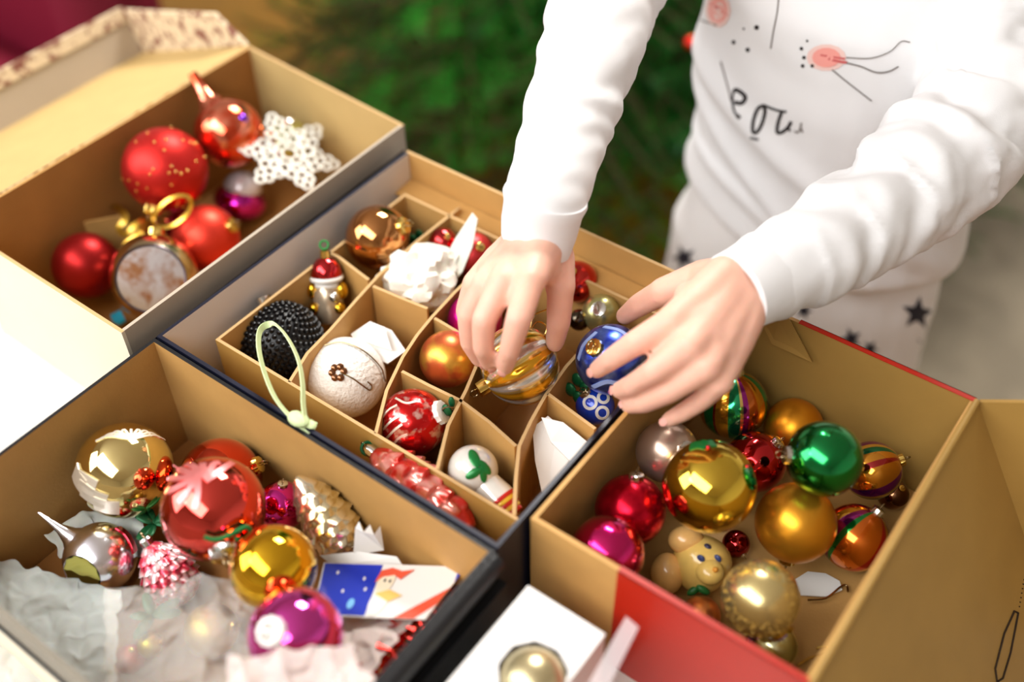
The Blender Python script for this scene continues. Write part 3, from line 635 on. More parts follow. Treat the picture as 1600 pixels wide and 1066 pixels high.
# santa ornament
c = at(512, 456, .06); RED = shiny('glass_santa_red', (206, 34, 40), .12); rt = thing('santa_ornament', 'small glass santa ornament with red hat and gold sleeves in a compartment', 'ornament', c - Vector((0, 0, .032)))
up_ = camdir(-.02, 1, .35)
def loc3(a, b, k=0): return c + RT * a + UP * b - FW * k
m = MB(); m.lathe([(1e-4, -.024), (.009, -.022), (.0115, -.012), (.0105, .002), (.006, .009), (1e-4, .011)], 24, axis_m(c, up_)); m.build('body', mat('santa_coat', (196, 176, 150), .25, .6, .4), rt)
m = MB(); m.ball(loc3(0, .006), .0105, 24, (1, 1, .55), M=axis_m((0, 0, 0), up_)); m.build('beard', WHITEP, rt)
m = MB(); m.ball(loc3(0, .011, .003), .0075, 20); m.build('face', mat('santa_face', (236, 150, 110), .3, 0, .3), rt)
m = MB(); m.lathe([(.0108, .01), (.0118, .014), (.0102, .02), (.006, .025), (1e-4, .0265)], 24, axis_m(c, up_)); h = m.build('hat', RED, rt)
m = MB(); m.ring(c + up_ * .011, .0105, .0022, up_, 24, 8); m.build('fur_trim', WHITEP, h)
m = MB(); m.lathe([(.0035, .026), (.0035, .031), (1e-4, .032)], 14, axis_m(c, up_)); cp = m.build('cap', GOLDM, rt)
m = MB(); m.ring(c + up_ * .035, .003, .0009, camdir(.2, 0, 1), 14, 6); m.build('green_loop', mat('green_string', (40, 130, 60), .6), cp)
for s_ in (-1, 1):
    m = MB(); m.ball(loc3(s_ * .0105, .001, .002), .0048, 14, (1, 1, 1.4), M=axis_m((0, 0, 0), up_)); m.ball(loc3(s_ * .009, -.012, .003), .0045, 14); m.build('gold_sleeve', shiny('gold_sleeve_glass', (226, 176, 30), .15), rt)
m = MB(); m.ball(loc3(.006, -.004, .008), .0042, 14); m.build('sack', SILVER, rt)
# black beaded ball
P, r = pz(440, 537, 134, .05); rt = thing('beaded_ball', 'black ball covered with black beads in the front left compartment', 'ornament', (P.x, P.y, P.z - r))
globe(rt, P, r * .95, (0, 0, 1), mat('black_core', (10, 10, 12), .4)); m = MB(); N = 560
for i in range(N):
    z_ = 1 - 2 * (i + .5) / N; th = i * math.pi * (3 - 5 ** .5); q = math.sqrt(1 - z_ * z_); m.ball(P + Vector((q * math.cos(th), q * math.sin(th), z_)) * r * .965, r * .062, 8)
tag(m.build('beads', mat('black_bead', (5, 5, 7), .3, spec=.35), rt), kind='stuff')
m = MB(); a = P + camdir(-.35, .9, .1) * r; m.lathe([(.005, -.002), (.0055, .005), (.003, .006), (1e-4, .0062)], 16, axis_m(a, camdir(-.35, .9, .1))); m.build('cap', SILVER, rt)
PG = mat('pale_green_ribbon', (206, 224, 168), .45)
pts = curve([at(*p) for p in [(478, 662, .104), (474, 632, .108), (473, 600, .112), (466, 562, .115), (448, 526, .117), (428, 507, .117), (408, 514, .116), (404, 540, .114), (412, 578, .111), (428, 618, .107), (448, 645, .105), (462, 655, .104)]], 6)
m = MB(); m.ribbon(pts, [camdir(1 if i < 26 else .9, .15, .45) for i in range(len(pts))], .0043, .0007)
rb = m.build('ribbon_loop', PG, None, loc=at(468, 656, .1)); tag(rb, 'pale green satin ribbon loop standing in front of the black beaded ball', 'ribbon')
m = MB(); k = at(466, 655, .1035); m.ball(k, .006, 14, (1.3, .9, .6)); m.ball(k + RT * .007 - UP * .003, .004, 12, (1.2, .8, .5)); m.ribbon(curve([k, k + RT * .006 - UP * .006, k + RT * .009 - UP * .001], 5), camdir(0, .3, 1), .006, .0007)
m.build('knot', PG, rb)
# white glitter ball
P, r = pz(540, 590, 127, .05); rt = bauble(P, r, 'white snowy ball with a brown sequin and a thin wire hook, in the front compartment', mat('white_snow_glaze', (240, 236, 228), .55, bump=.7, bscale=420, vary=.05, vscale=120), camdir(0, 0, -1))
m = MB(); a, n = on(P, r, -.18, .12)
for k in range(6): m.ball(a + (Vector(n).orthogonal() * math.cos(k) + n.cross(n.orthogonal()) * math.sin(k)) * .0034, .0026, 10, (1, 1, .5), M=axis_m((0, 0, 0), n))
m.build('sequin', shiny('brown_sequin', (130, 84, 50), .25), rt)
m = MB(); m.tube(curve([on(P, r, x, y, 1.03)[0] for x, y in [(-.12, .12), (.15, -.02), (.4, -.2), (.55, -.3), (.6, -.2), (.5, -.1)]], 5), .0005, 6)
m.tube(curve([on(P, r, x, y, 1.04)[0] for x, y in [(-.5, .75), (-.1, .82), (.4, .62), (.8, .25), (.92, -.1)]], 6), .0005, 6); m.build('hook_wire', WIRE, rt)
bauble(*pz(700, 561, 90, .068), 'orange copper matte ball in the middle compartment of the divided box', blotch('copper_leaf', (222, 112, 66), (232, 170, 70), 60, .34, .45, .62, .85), camdir(.2, .2, -.9))
P, r = pz(645, 660, 106, .064); rt = bauble(P, r, 'red glass ball dusted with snow, with a ribbed white cap, in a front compartment', blotch('red_snow_glass', (206, 30, 30), (244, 190, 180), 150, .18, .54, .66, .8), camdir(.85, .32, .42), WHITEP, size=.34)
m = MB()
for pts in ([(-.9, .1), (-.7, .35), (-.45, .5)], [(-.85, -.2), (-.6, .05), (-.35, .2)], [(-.75, -.45), (-.5, -.2), (-.3, -.05)], [(-.5, .7), (-.2, .55), (.1, .6)], [(-.6, -.7), (-.4, -.45), (-.15, -.35)]): paint(m, P, r, pts, .0014, .0006)
m.build('snow_strokes', FROST, rt)
m = MB(); e = P + camdir(.85, .32, .42) * r * 1.22; m.ball(e, .004, 10, (1, .5, 1.2)); m.ball(e + UP * .005 + RT * .003, .004, 10, (.6, .5, 1.2)); m.build('green_knot', LEAF, rt)
# pinecone in the front channel
P = at(659, 768, .062); rt, T = cone(P, .080, .0165, (-.985, .06, .12), blotch('pink_red_cone_glass', (222, 62, 54), (244, 170, 160), 75, .2, .42, .6, .6), 'pinkish red glass pine cone lying in the front channel of the divided box', 8, 7, .32, 'glass_pine_cone', SILVER, prof=lambda u: (math.sin(math.pi * min(1, u * .93 + .035))) ** .5)
m = MB(); k = T @ Vector((0, 0, .046)); m.ring(k, .004, .0011, camdir(.2, .2, 1), 14, 6); m.build('green_loop', LEAF, rt)
# snowman / gourd with holly
P, r = pz(739, 735, 80, .068); dd = camdir(.62, -.7, .22); rt = thing('gourd_ornament', 'pearly white glass ornament with green holly leaves and red-yellow striped tail', 'ornament', (P.x, P.y, P.z - r))
n = 26; prof = [(max(1e-5, math.sin(math.pi * k / n * .78) * r), -math.cos(math.pi * k / n * .78) * r) for k in range(n + 1)]; zz = prof[-1][1]
prof2 = [(r * .66, zz + r * .25), (r * .72, zz + r * .6), (r * .74, zz + r * .8)]; T = axis_m(P, dd)
m = MB(); m.lathe(prof + prof2, 40, T); m.build('pearl_body', mat('pearl_glass', (236, 234, 226), .14, .25, .8), rt)
cols = [('red', (204, 40, 34)), ('yellow', (240, 196, 60)), ('red', (204, 40, 34)), ('yellow', (240, 196, 60)), ('red', (204, 40, 34))]; z0 = zz + r * .8
for k, (nm, c_) in enumerate(cols):
    m = MB(); a, b = z0 + r * .16 * k, z0 + r * .16 * (k + 1); ra = r * (.745 - .05 * k); m.lathe([(ra * .9, a - .0002), (ra, a), (ra * 1.02, (a + b) / 2), (ra * .97, b), (ra * .8, b + .0002)], 32, T); m.build(nm + '_stripe', mat('gourd_' + nm, c_, .25, .2, .4), rt)
m = MB()
for a, b, ang, s_ in ((.05, .45, 1.9, .42), (.45, .1, -.9, .36), (.02, -.12, -2.6, .36), (.4, -.2, -1.4, .3)):
    c_, nn = on(P, r, a, b, 1.0); u = (UP - nn * UP.dot(nn)).normalized(); h_ = u.cross(nn); d_ = u * math.sin(ang) + h_ * math.cos(ang)
    X_ = Matrix((d_, nn.cross(d_), nn)).transposed().to_4x4(); m.ball(c_, r * s_, 14, (1, .5, .16), M=X_)
m.build('holly_leaves', GREENP, rt)
# melon ornament held by the hand on the left
P, r = pz(812, 571, 123, .083); dd = camdir(-.82, -.5, .12); MEL_P, MEL_R = P.copy(), r
MEL = stripes('melon_bands', [(1.2, (236, 176, 36)), (.6, (246, 214, 130)), (1.3, (232, 228, 222)), (.6, (206, 150, 64))], 9, .2, .85)
rt = thing('ribbed_ornament', 'ribbed gold and silver striped glass ornament held by the hand on the left', 'ornament', (P.x, P.y, P.z - r))
globe(rt, P, r, dd, MEL, 108, 'ribbed_globe', mod=lambda th, k, rr, z: (rr * (1 + .045 * abs(math.cos(9 * th)) ** .7 * min(1, 5 * k, 5 * (1 - k))), z))
cap_on(rt, P, r, dd, GOLDM, .2, .26)
m = MB(); m.ball(P - dd * r * 1.12, .0042, 14); m.ball(P - dd * r * 1.0, .006, 14); m.build('end_pearl', SILVER, rt)
m = MB(); k = P + camdir(.45, .95, 0) * r * 1.05
m.tube(curve([k + RT * a + UP * b for a, b in ((-.006, -.004), (0, .004), (.006, .001), (.004, -.005), (-.004, -.002), (-.002, .008), (.006, .012))], 6), .0006, 6); m.build('gold_thread', GOLDM, rt)
# blue ball held by the hand on the right
P, r = pz(955, 562, 112, .088); BLU_P, BLU_R = P.copy(), r
rt = bauble(P, r, 'blue glitter ball with a gold cap, held by the hand on the right', glitter('blue_glitter', (44, 66, 196), (120, 150, 226), .28, 700), camdir(-.5, .32, .78), GOLDM, size=.24)
m = MB(); a, n = on(P, r, .1, -.88, 1); m.ball(a, r * .2, 12, (1, 1, .4), M=axis_m((0, 0, 0), n)); m.build('purple_dot', mat('purple_enamel', (150, 20, 170), .3), rt)
m = MB(); 
for pts in ([(-.9, 0), (-.75, .4), (-.4, .75)], [(-.5, -.75), (-.1, -.6), (.35, -.7)], [(-.2, .9), (.2, .8), (.5, .6)]): paint(m, P, r, pts, .003, .0007)
m.build('pale_blue_trim', mat('pale_blue_enamel', (150, 176, 236), .35), rt)
P, r = pz(930, 634, 62, .052); rt = bauble(P, r, 'small blue and white swirled ornament in the right-hand corner compartment', mat('cobalt_enamel', (30, 66, 190), .2, .2, .5), camdir(-.5, .6, .5), SILVER, size=.3)
m = MB()
for cx, cy, R in ((-.25, .15, .3), (.35, -.35, .28), (.4, .4, .25)): paint(m, P, r, [(cx + R * math.cos(t), cy + R * math.sin(t)) for t in np.linspace(0, 6.4, 12)], .002, .0007)
m.build('white_swirls', WHITEP, rt)
m = MB(); c_ = at(903, 608, .06)
for k in range(4): a = k * 1.6; m.ball(c_ + RT * .005 * math.cos(a) + UP * .006 * math.sin(a), .006, 10, (.8, .4, 1))
tag(m.build('foil_leaf_sprig', LEAF, loc=c_), 'green foil leaf tuft between the ribbed gold ornament and the blue swirled one', 'sprig')
bauble(*pz(742, 500, 86, .066), 'bright magenta ball half hidden behind the hand on the left', satin('satin_magenta', (222, 22, 140), .3), camdir(.1, .5, .3), SILVER)
bauble(*pz(902, 440, 66, .07), 'red glass ball in the back compartment right of the left hand', shiny('glass_scarlet', (206, 44, 36), .14, vary=.2), camdir(-.2, .3, .7), GOLDM)
bauble(*pz(940, 490, 62, .066), 'pale olive ball in the back compartment behind the blue ball', satin('satin_olive', (190, 188, 130), .28), camdir(-.2, .2, .9), SILVER, size=.36)
bauble(*pz(905, 500, 34, .062), 'tiny dark glass bead ball between the two hands', shiny('glass_smoke', (70, 60, 44), .05), camdir(.3, .3, .6), GOLDM)
bauble(*pz(738, 398, 72, .068), 'rosy red ball behind the white tissue tip', satin('satin_rose_red', (196, 60, 62), .4), camdir(.3, .2, .8), GOLDM)
bauble(*pz(692, 378, 46, .07), 'small red ball between the copper-gold ball and the white tissue', shiny('glass_dark_red', (180, 30, 34), .15), camdir(.3, .2, .8), GOLDM)
m = MB(); c_ = at(655, 376, .058)
for k in range(4): a = k * 1.5; m.ball(c_ + RT * .005 * math.cos(a) + UP * .004 * math.sin(a), .006, 10, (.8, .4, .9))
tag(m.build('foil_leaf_sprig', LEAF, loc=c_), 'green foil leaf tuft beside the cap of the copper-gold ball', 'sprig')
# tissue
def tissue_mat(name, col, alpha, rough=.7):
    m_ = mat(name, col, rough, alpha=alpha, bump=.5, bscale=70); m_.node_tree.nodes['Principled BSDF'].inputs['Subsurface Weight'].default_value = .2; return m_
TIS = tissue_mat('white_tissue', (232, 228, 216), 1)
def crumple(name, label, c, rad, sc_, seed, mt=TIS, spikes=()):
    m = MB(); rg = Vector((seed * 3.1, seed, -seed))
    bm = bmesh.new(); bmesh.ops.create_icosphere(bm, subdivisions=4, radius=1)
    for v in bm.verts:
        d = v.co.normalized(); k = 1 + .35 * noise.noise(d * 2.2 + rg) + .22 * abs(noise.noise(d * 5 + rg)) + .08 * noise.noise(d * 13 + rg)
        for sd, am, w_ in spikes: k += am * max(0, (d.dot(Vector(sd).normalized()) - w_) / (1 - w_)) ** 1.5
        v.co = Vector(c) + Vector((d.x * sc_[0], d.y * sc_[1], d.z * sc_[2])) * rad * k
    m.v = [v.co.copy() for v in bm.verts]; bm.verts.index_update(); m.f = [[v.index for v in f.verts] for f in bm.faces]; m.m = [0] * len(m.f); bm.free()
    return tag(m.build(name, mt, loc=(c[0], c[1], c[2] - rad * sc_[2]), angle=30), label, 'tissue paper')
ts = crumple('tissue_paper', 'crumpled white tissue filling the back middle compartment, with a pointed tip', at(658, 436, .068), .0235, (1.05, 1.05, .9), 1.3)
m = MB(); q = [at(*p) for p in [(690, 415, .07), (712, 372, .083), (738, 332, .1), (746, 342, .1), (738, 385, .085), (722, 425, .072), (700, 450, .062)]]; m.slab(q, camdir(-.3, .2, 1), .0012); m.slab([at(*p) for p in [(668, 400, .065), (690, 392, .078), (716, 398, .08), (700, 440, .07), (672, 450, .062)]], camdir(-.5, .4, 1), .0012); m.build('tissue_tip', TIS, ts, smooth=False)
def sheet(name, label, corners, seed, amp, mt, n=64, fr=26, edge=.004, cat='tissue paper'):
    a, b, c, d = [at(*p) for p in corners]; m = MB(); vs = []; fs = []
    for i in range(n + 1):
        for j in range(n + 1):
            u, v = i / n, j / n; p = a * (1-u)*(1-v) + b * u*(1-v) + c * u*v + d * (1-u)*v
            s_ = Vector((p.x * fr + seed, p.y * fr - seed, seed)); h = (1 - abs(noise.noise(s_)) * 2) * amp * .9 + (1 - 2 * abs(noise.noise(s_ * 2.3 + Vector((4, 4, 4))))) * amp * .5 + (1 - 2 * abs(noise.noise(s_ * 5.1))) * amp * .22
            e = Vector((noise.noise(s_ * 4), noise.noise(s_ * 4 + Vector((9, 0, 0))), 0)) * edge; p = p + e + Vector((0, 0, h)); p.z = max(p.z, .004); vs.append(p)
    for i in range(n):
        for j in range(n): k = i * (n + 1) + j; fs.append((k, k + 1, k + n + 2, k + n + 1))
    m.add(vs, fs); o = m.build(name, mt, loc=(vs[0].x, vs[0].y, .004), angle=35)
    s2 = o.modifiers.new('thickness', 'SOLIDIFY'); s2.thickness = .0003
    return tag(o, label, cat)
m = MB()
for q in ([(548, 522, .062), (578, 502, .07), (612, 516, .068), (634, 548, .062), (606, 568, .058), (566, 552, .058)], [(560, 530, .066), (600, 510, .074), (612, 548, .066)]): m.slab([at(*p) for p in q], camdir(.1, .4, 1), .0014)
tag(m.build('folded_paper', PAPER, loc=at(590, 540, .046), smooth=False), 'folded white paper in the compartment above the white snowy ball', 'paper')
m = MB()
for q in ([(832, 668, .068), (856, 650, .074), (905, 690, .068), (886, 752, .05), (850, 785, .044), (836, 720, .058)], [(846, 652, .078), (880, 660, .078), (922, 694, .07), (898, 728, .064), (860, 690, .07)]): m.slab([at(*p) for p in q], camdir(0, .5, 1), .0014)
tag(m.build('folded_paper', PAPER, loc=at(870, 700, .03), smooth=False), 'folded white paper in the front right compartment behind the striped gourd ornament', 'paper')

# ---- box D papers
TG = tissue_mat('grey_tissue', (206, 206, 202), .68); TP = tissue_mat('pinkish_tissue', (236, 212, 206), .66); TC = tissue_mat('clear_tissue', (226, 216, 208), .24)
sheet('tissue_paper', 'grey translucent tissue spread over the left front of the black-edged box', [(-70, 862, .03), (190, 928, .026), (180, 1110, .03), (-40, 1090, .03)], 2.2, .0042, TG)
sheet('tissue_paper', 'thin clear tissue over the small yellow and coral balls', [(165, 925, .056), (405, 905, .062), (430, 1110, .06), (165, 1110, .055)], 5.1, .006, TC)
sheet('tissue_paper', 'pinkish tissue bunched in front of the large magenta ball', [(360, 1036, .1), (545, 1012, .096), (620, 1120, .09), (350, 1130, .1)], 7.7, .005, TP)
sheet('tissue_paper', 'pinkish tissue lying below the blue and white card', [(470, 962, .044), (652, 965, .05), (565, 1075, .06), (470, 1085, .056)], 9.4, .004, TP)
sheet('tissue_paper', 'white tissue crumpled against the back left wall of the black-edged box', [(75, 845, .018), (215, 770, .02), (240, 870, .02), (105, 880, .012)], 3.3, .006, TIS, 24)
m = MB(); q = [(552, 868, .05), (555, 825, .066), (561, 815, .07), (568, 832, .066), (578, 820, .068), (584, 836, .064), (594, 822, .068), (600, 860, .05)]; m.slab([at(*p) for p in q], camdir(0, .2, 1), .0012)
m.slab([at(*p) for p in [(500, 868, .048), (560, 862, .052), (620, 870, .054), (630, 885, .05), (520, 885, .046)]], camdir(0, .5, 1), .0012)
tag(m.build('torn_paper', PAPER, loc=at(575, 868, .046), smooth=False), 'torn white paper standing beside the pale gold cone', 'paper')
# greeting card
cc = [at(*p) for p in [(506, 879, .054), (729, 886, .056), (664, 968, .060), (488, 961, .058)]]
def cuv(u, v, l=0): return cc[0] * (1-u)*(1-v) + cc[1] * u*(1-v) + cc[2] * u*v + cc[3] * (1-u)*v + CN * l
CN = (cc[1] - cc[0]).cross(cc[3] - cc[0]).normalized(); CN = CN if CN.dot(FW) < 0 else -CN
rt = thing('greeting_card', 'blue and white christmas card strip with a small snowman, in the black-edged box', 'card', cuv(.5, .5) - Vector((0, 0, .004)))
m = MB(); m.slab([cuv(0, 0), cuv(1, 0), cuv(1, 1), cuv(0, 1)], CN, .0008); m.build('card_stock', WHITEB, rt, smooth=False)
def flat(nm, pts, mt, l=.0003): m = MB(); m.slab([cuv(u, v, l) for u, v in pts], CN, .0003); return m.build(nm, mt, rt, smooth=False)
def disc(u, v, ru, rv, n=20): return [(u + ru * math.cos(6.2832 * k / n), v + rv * math.sin(6.2832 * k / n)) for k in range(n)]
flat('blue_print', [(.01, .02), (.42, .02), (.46, .98), (.01, .98)], mat('card_blue', (20, 50, 186), .3))
flat('red_stripe', [(1, .42), (1, .72), (.9, 1), (.72, 1)], mat('card_red', (226, 88, 62), .4))
flat('blue_corner', [(.955, .02), (1, .02), (1, .3)], mat('card_blue', 0))
CRM = mat('card_cream', (240, 226, 200), .5)
flat('snowman_body', disc(.52, .72, .075, .26), WHITEP, .0006); flat('snowman_head', disc(.5, .36, .06, .23), CRM, .0007)
flat('hat_print', [(.42, .38), (.43, .14), (.5, .08), (.58, .14), (.66, .1), (.6, .3), (.54, .22), (.46, .26)], mat('card_red', 0), .0009); flat('scarf_print', [(.46, .58), (.56, .5), (.68, .6), (.6, .72)], mat('card_yellow', (238, 200, 110), .5), .0009)
for u, v in ((.49, .33), (.53, .34)): flat('eye_print', disc(u, v, .008, .03, 10), mat('card_black', (30, 30, 30), .5), .0011)
flat('star_print', disc(.3, .78, .03, .1, 8), mat('card_sky', (120, 190, 240), .4), .0006)
for u, v in ((.12, .2), (.2, .55), (.33, .3), (.1, .8), (.37, .5)): flat('snow_print', disc(u, v, .01, .035, 8), WHITEP, .0006)
# red tinsel garland in the corner by the black wall
m = MB(); rg = random.Random(4); A_, B_ = at(705, 935, .03), at(590, 1075, .045)
for i in range(420):
    u = rg.random(); c_ = A_.lerp(B_, u) + Vector((rg.gauss(0, .007), rg.gauss(0, .007), rg.uniform(-.012, .016))); d_ = Vector((rg.gauss(0, 1), rg.gauss(0, 1), rg.gauss(0, 1))).normalized(); s_ = d_.orthogonal() * .0016
    L = rg.uniform(.005, .011); m.add([c_ - s_, c_ + s_, c_ + s_ * .3 + d_ * L, c_ - s_ * .3 + d_ * L, c_ + d_.cross(s_) * .3], [(0, 1, 2, 3), (0, 3, 4), (1, 4, 2)])
tag(m.build('tinsel_garland', shiny('red_tinsel', (210, 40, 26), .2), loc=A_, smooth=False), 'red glittery tinsel garland bunched against the black wall of the box', 'garland', kind='stuff')

# ---- small white box at the bottom
ZW = .085; w0 = at(825, 915, ZW); w1 = at(950, 985, ZW)
wx0, wy1 = max(w0.x, -.1985), w0.y; wx1 = w1.x; wy0 = wy1 - .15
rt = thing('white_gift_box', 'small white card box with a pale gold ball, at the bottom centre', 'box', ((wx0 + wx1) / 2, wy1 - .05, 0))
for a, b, nm in (((wx0, wy0), (wx1, wy0), 0), ((wx1, wy0 + .0012), (wx1, wy1 - .0012), 0), ((wx1, wy1), (wx0, wy1), 0), ((wx0, wy1 - .0012), (wx0, wy0 + .0012), 0)):
    m = MB(); wall(m, a, b, .001, ZW - .001, .001); m.build('side_panel', [WHITEB, mat('pinkish_card', (226, 206, 200), .5) if a[0] == wx1 and b[0] == wx1 else WHITEB, WHITEB], rt, smooth=False)
m = MB(); m.box((wx0, wy0, .0005), (wx1, wy1, .0012)); m.build('base_panel', WHITEB, rt, smooth=False)
hc = at(832, 1052, ZW); HR = .0185; m = MB(); n = 40; inn = []; outp = []
for k in range(n):
    th = 2 * math.pi * (k + .5) / n; cx, cy = math.cos(th), math.sin(th); seg = 2 * math.pi / 9; rr = HR * math.cos(seg / 2) / math.cos((th % seg) - seg / 2); inn.append(Vector((hc.x + rr * cx, hc.y + rr * cy, ZW)))
    tx = ((wx1 - hc.x) / cx if cx > 0 else (wx0 - hc.x) / cx) if abs(cx) > 1e-6 else 9; ty = ((wy1 - hc.y) / cy if cy > 0 else (wy0 - hc.y) / cy) if abs(cy) > 1e-6 else 9; tt = min(tx, ty)
    outp.append(Vector((hc.x + tt * cx, hc.y + tt * cy, ZW)))
corn = [Vector((wx1, wy1, ZW)), Vector((wx0, wy1, ZW)), Vector((wx0, wy0, ZW)), Vector((wx1, wy0, ZW))]
for cpt in corn: j = min(range(n), key=lambda k: (outp[k] - cpt).length); outp[j] = cpt
dz = Vector((0, 0, -.0012)); m.add(outp + inn + [p + dz for p in outp] + [p + dz for p in inn], [f for k in range(n) for f in ((k, (k+1) % n, n + (k+1) % n, n + k), (2*n + (k+1) % n, 2*n + k, 3*n + k, 3*n + (k+1) % n), (n + k, n + (k+1) % n, 3*n + (k+1) % n, 3*n + k), ((k+1) % n, k, 2*n + k, 2*n + (k+1) % n))])
m.build('window_card', WHITEB, rt, smooth=False)
bauble(Vector((hc.x + .001, hc.y - .001, ZW - .007)), .0178, 'pale champagne ball nested in the window of the small white box', satin('satin_pale_gold', (206, 192, 150), .3), (0, 0, -1))
CLR = mat('clear_plastic', (240, 230, 232), .1, alpha=.3)
m = MB(); q = [at(978, 963, ZW + .003), at(998, 980, ZW + .003), at(950, 1075, ZW + .004), at(915, 1075, ZW + .004)]; m.slab(q, (0, 0, 1), .0012); tag(m.build('plastic_cover', CLR, loc=q[0], smooth=False), 'clear plastic cover strip lying along the edge of the small white box', 'cover')
# ------------------------------------------------------------------ the child
SKIN = mat('child_skin', (240, 186, 164), .5, sss=.25, vary=.05, vscale=60, bump=.06, bscale=700)
PJ = mat('white_pyjama_jersey', (234, 234, 235), .85, bump=.12, bscale=1500, sheen=.2)
PJP = mat('white_pyjama_trousers', (228, 226, 225), .85, bump=.12, bscale=1500, sheen=.2)
ch = thing('person', 'child in white bunny-print pyjama top and star trousers, both hands holding ornaments', 'person', (-.222, .79, FZ))
def chain(mb, pts, seg=12):
    """tapering limb through (point, radius) pairs, rounded at the ends"""
    P = [Vector(p) for p, r in pts]; Rr = [r for p, r in pts]; Q = []; R2 = []
    for i in range(len(P) - 1):
        n = max(2, int((P[i+1] - P[i]).length / .0035))
        for k in range(n): Q.append(P[i].lerp(P[i+1], k / n)); R2.append(Rr[i] + (Rr[i+1] - Rr[i]) * k / n)
    Q.append(P[-1]); R2.append(Rr[-1]); mb.tube(Q, R2, seg); mb.ball(P[0], Rr[0], seg); mb.ball(P[-1], Rr[-1], seg)
    for i in range(1, len(P) - 1): mb.ball(P[i], Rr[i] * 1.01, seg)
HL = dict(W=(836, 378, .158), E=att(958, -20, .742), S=Vector((-.335, .775, .245)),
  I=[(827, 440, .170), (810, 500, .161), (797, 545, .140), (789, 573, .117)],
  M=[(786, 442, .166), (756, 500, .153), (755, 543, .132), (764, 567, .112)],
  R=[(758, 446, .156), (732, 492, .140), (734, 535, .118), (749, 562, .100)],
  P=[(742, 444, .144), (727, 485, .125), (735, 520, .105), (750, 542, .090)],
  T=[(868, 404, .150), (876, 450, .144), (873, 502, .124), (867, 536, .104)])
HR_ = dict(W=(1150, 456, .160), E=att(1545, 170, .735), S=Vector((-.105, .79, .245)),
  I=[(1050, 503, .166), (995, 535, .155), (956, 561, .138), (933, 578, .121)],
  M=[(1078, 541, .163), (1022, 580, .147), (988, 602, .126), (968, 610, .110)],
  R=[(1103, 573, .154), (1046, 611, .134), (1006, 630, .115), (982, 634, .100)],
  P=[(1124, 596, .143), (1096, 625, .126), (1066, 645, .112), (1045, 656, .103)],
  T=[(1100, 436, .146), (1035, 457, .137), (1000, 476, .120), (976, 494, .104)])
SL_L = [(att(850, 318, .668), .0255), (att(868, 255, .682), .0275), (att(893, 175, .702), .030), (att(920, 90, .722), .0335), (att(950, -20, .742), .038), (Vector((-.378, .69, .262)), .041), (Vector((-.35, .76, .245)), .046)]
SL_R = [(att(1194, 434, .664), .0275), (att(1256, 402, .674), .0310), (att(1322, 362, .688), .0345), (att(1398, 312, .703), .0385), (att(1466, 248, .722), .043), (att(1530, 185, .738), .044), (att(1556, 70, .745), .042), (Vector((-.135, .77, .238)), .046)]
HL['SL'] = SL_L; HR_['SL'] = SL_R
body = MB(); NAILS = []
RAD = dict(I=(.0092, .0078, .0067, .0056), M=(.0092, .0076, .0067, .0056), R=(.0088, .0073, .0064, .0054), P=(.0080, .0065, .0058, .0050), T=(.0105, .0088, .0078, .0062))
for H_ in (HL, HR_):
    Wp = at(*H_['W']); J = {k: [at(*q) for q in H_[k]] for k in 'IMRPT'}
    wu = (J['I'][0] - J['P'][0]).normalized()                   # across the wrist
    for k in 'IMRP':
        r4 = RAD[k]; s_ = {'I': .011, 'M': .004, 'R': -.004, 'P': -.011}[k]
        chain(body, [(Wp + wu * s_, .0135), (Wp.lerp(J[k][0], .5) + wu * s_ * .4, .0125), (J[k][0], r4[0] * 1.06)]); chain(body, [(J[k][i], r4[i]) for i in range(4)])
    for a, b in (('I', 'M'), ('M', 'R'), ('R', 'P')):
        for f_ in (.4, .6, .74): body.ball(Wp.lerp(J[a][0].lerp(J[b][0], .5), f_), .0115, 12)
    r4 = RAD['T']; chain(body, [(Wp + wu * .010, .0135), (J['T'][0], .0125), (J['T'][1], r4[1] * 1.08)]); chain(body, [(J['T'][i], r4[i]) for i in range(1, 4)])
    body.ball(J['T'][0].lerp(J['I'][0], .45), .0105, 12); body.ball(J['T'][0].lerp(Wp, .5).lerp(J['I'][0], .3), .012, 12)
    # forearm, upper arm
    fd = (H_['E'] - Wp); b0 = Wp + fd * .02
    SP = H_['SL']
    for s_ in (-.007, 0, .007): chain(body, [(Wp + wu * s_, .0140), (SP[0][0] + wu * s_ * .7, .0155)] + [(p_, r_ * .62) for p_, r_ in SP[1:]])
    for k in 'IMRP':
        d_ = (J[k][3] - J[k][2]).normalized(); dors = -FW + Vector((0, 0, .35)); dors = (dors - d_ * dors.dot(d_)).normalized()
        NAILS.append((J[k][3] + d_ * .0012 + dors * RAD[k][3] * .86, d_, dors, RAD[k][3]))
# trunk, neck, head, legs
hx, hy = -.245, .775
def ell(mb, rows, seg=28):
    mb.lathe([(1, z) for (x, y, z, a, b) in rows], seg, None); n = len(rows); o = len(mb.v) - n * seg
    for k, (x, y, z, a, b) in enumerate(rows):
        for j in range(seg): th = 2 * math.pi * j / seg; mb.v[o + k*seg + j] = Vector((x + a * math.cos(th), y + b * math.sin(th), z))
ell(body, [(hx, hy, -.19, .08, .055), (hx, hy, -.05, .09, .06), (hx, hy, .1, .09, .06), (hx, hy - .005, .2, .095, .058), (hx, hy, .262, .07, .045), (hx, hy, .285, .03, .03)])
chain(body, [((hx, hy, .25), .034), ((hx, hy - .01, .32), .03)]); HD_ = Vector((hx, hy - .03, .40))
body.ball(HD_, .088, 28, (.86, 1, 1.12)); body.ball(HD_ + Vector((0, -.015, -.045)), .062, 20, (.95, 1, .9)); chain(body, [(HD_ + Vector((0, -.088, .0)), .008), (HD_ + Vector((0, -.098, -.02)), .011)])
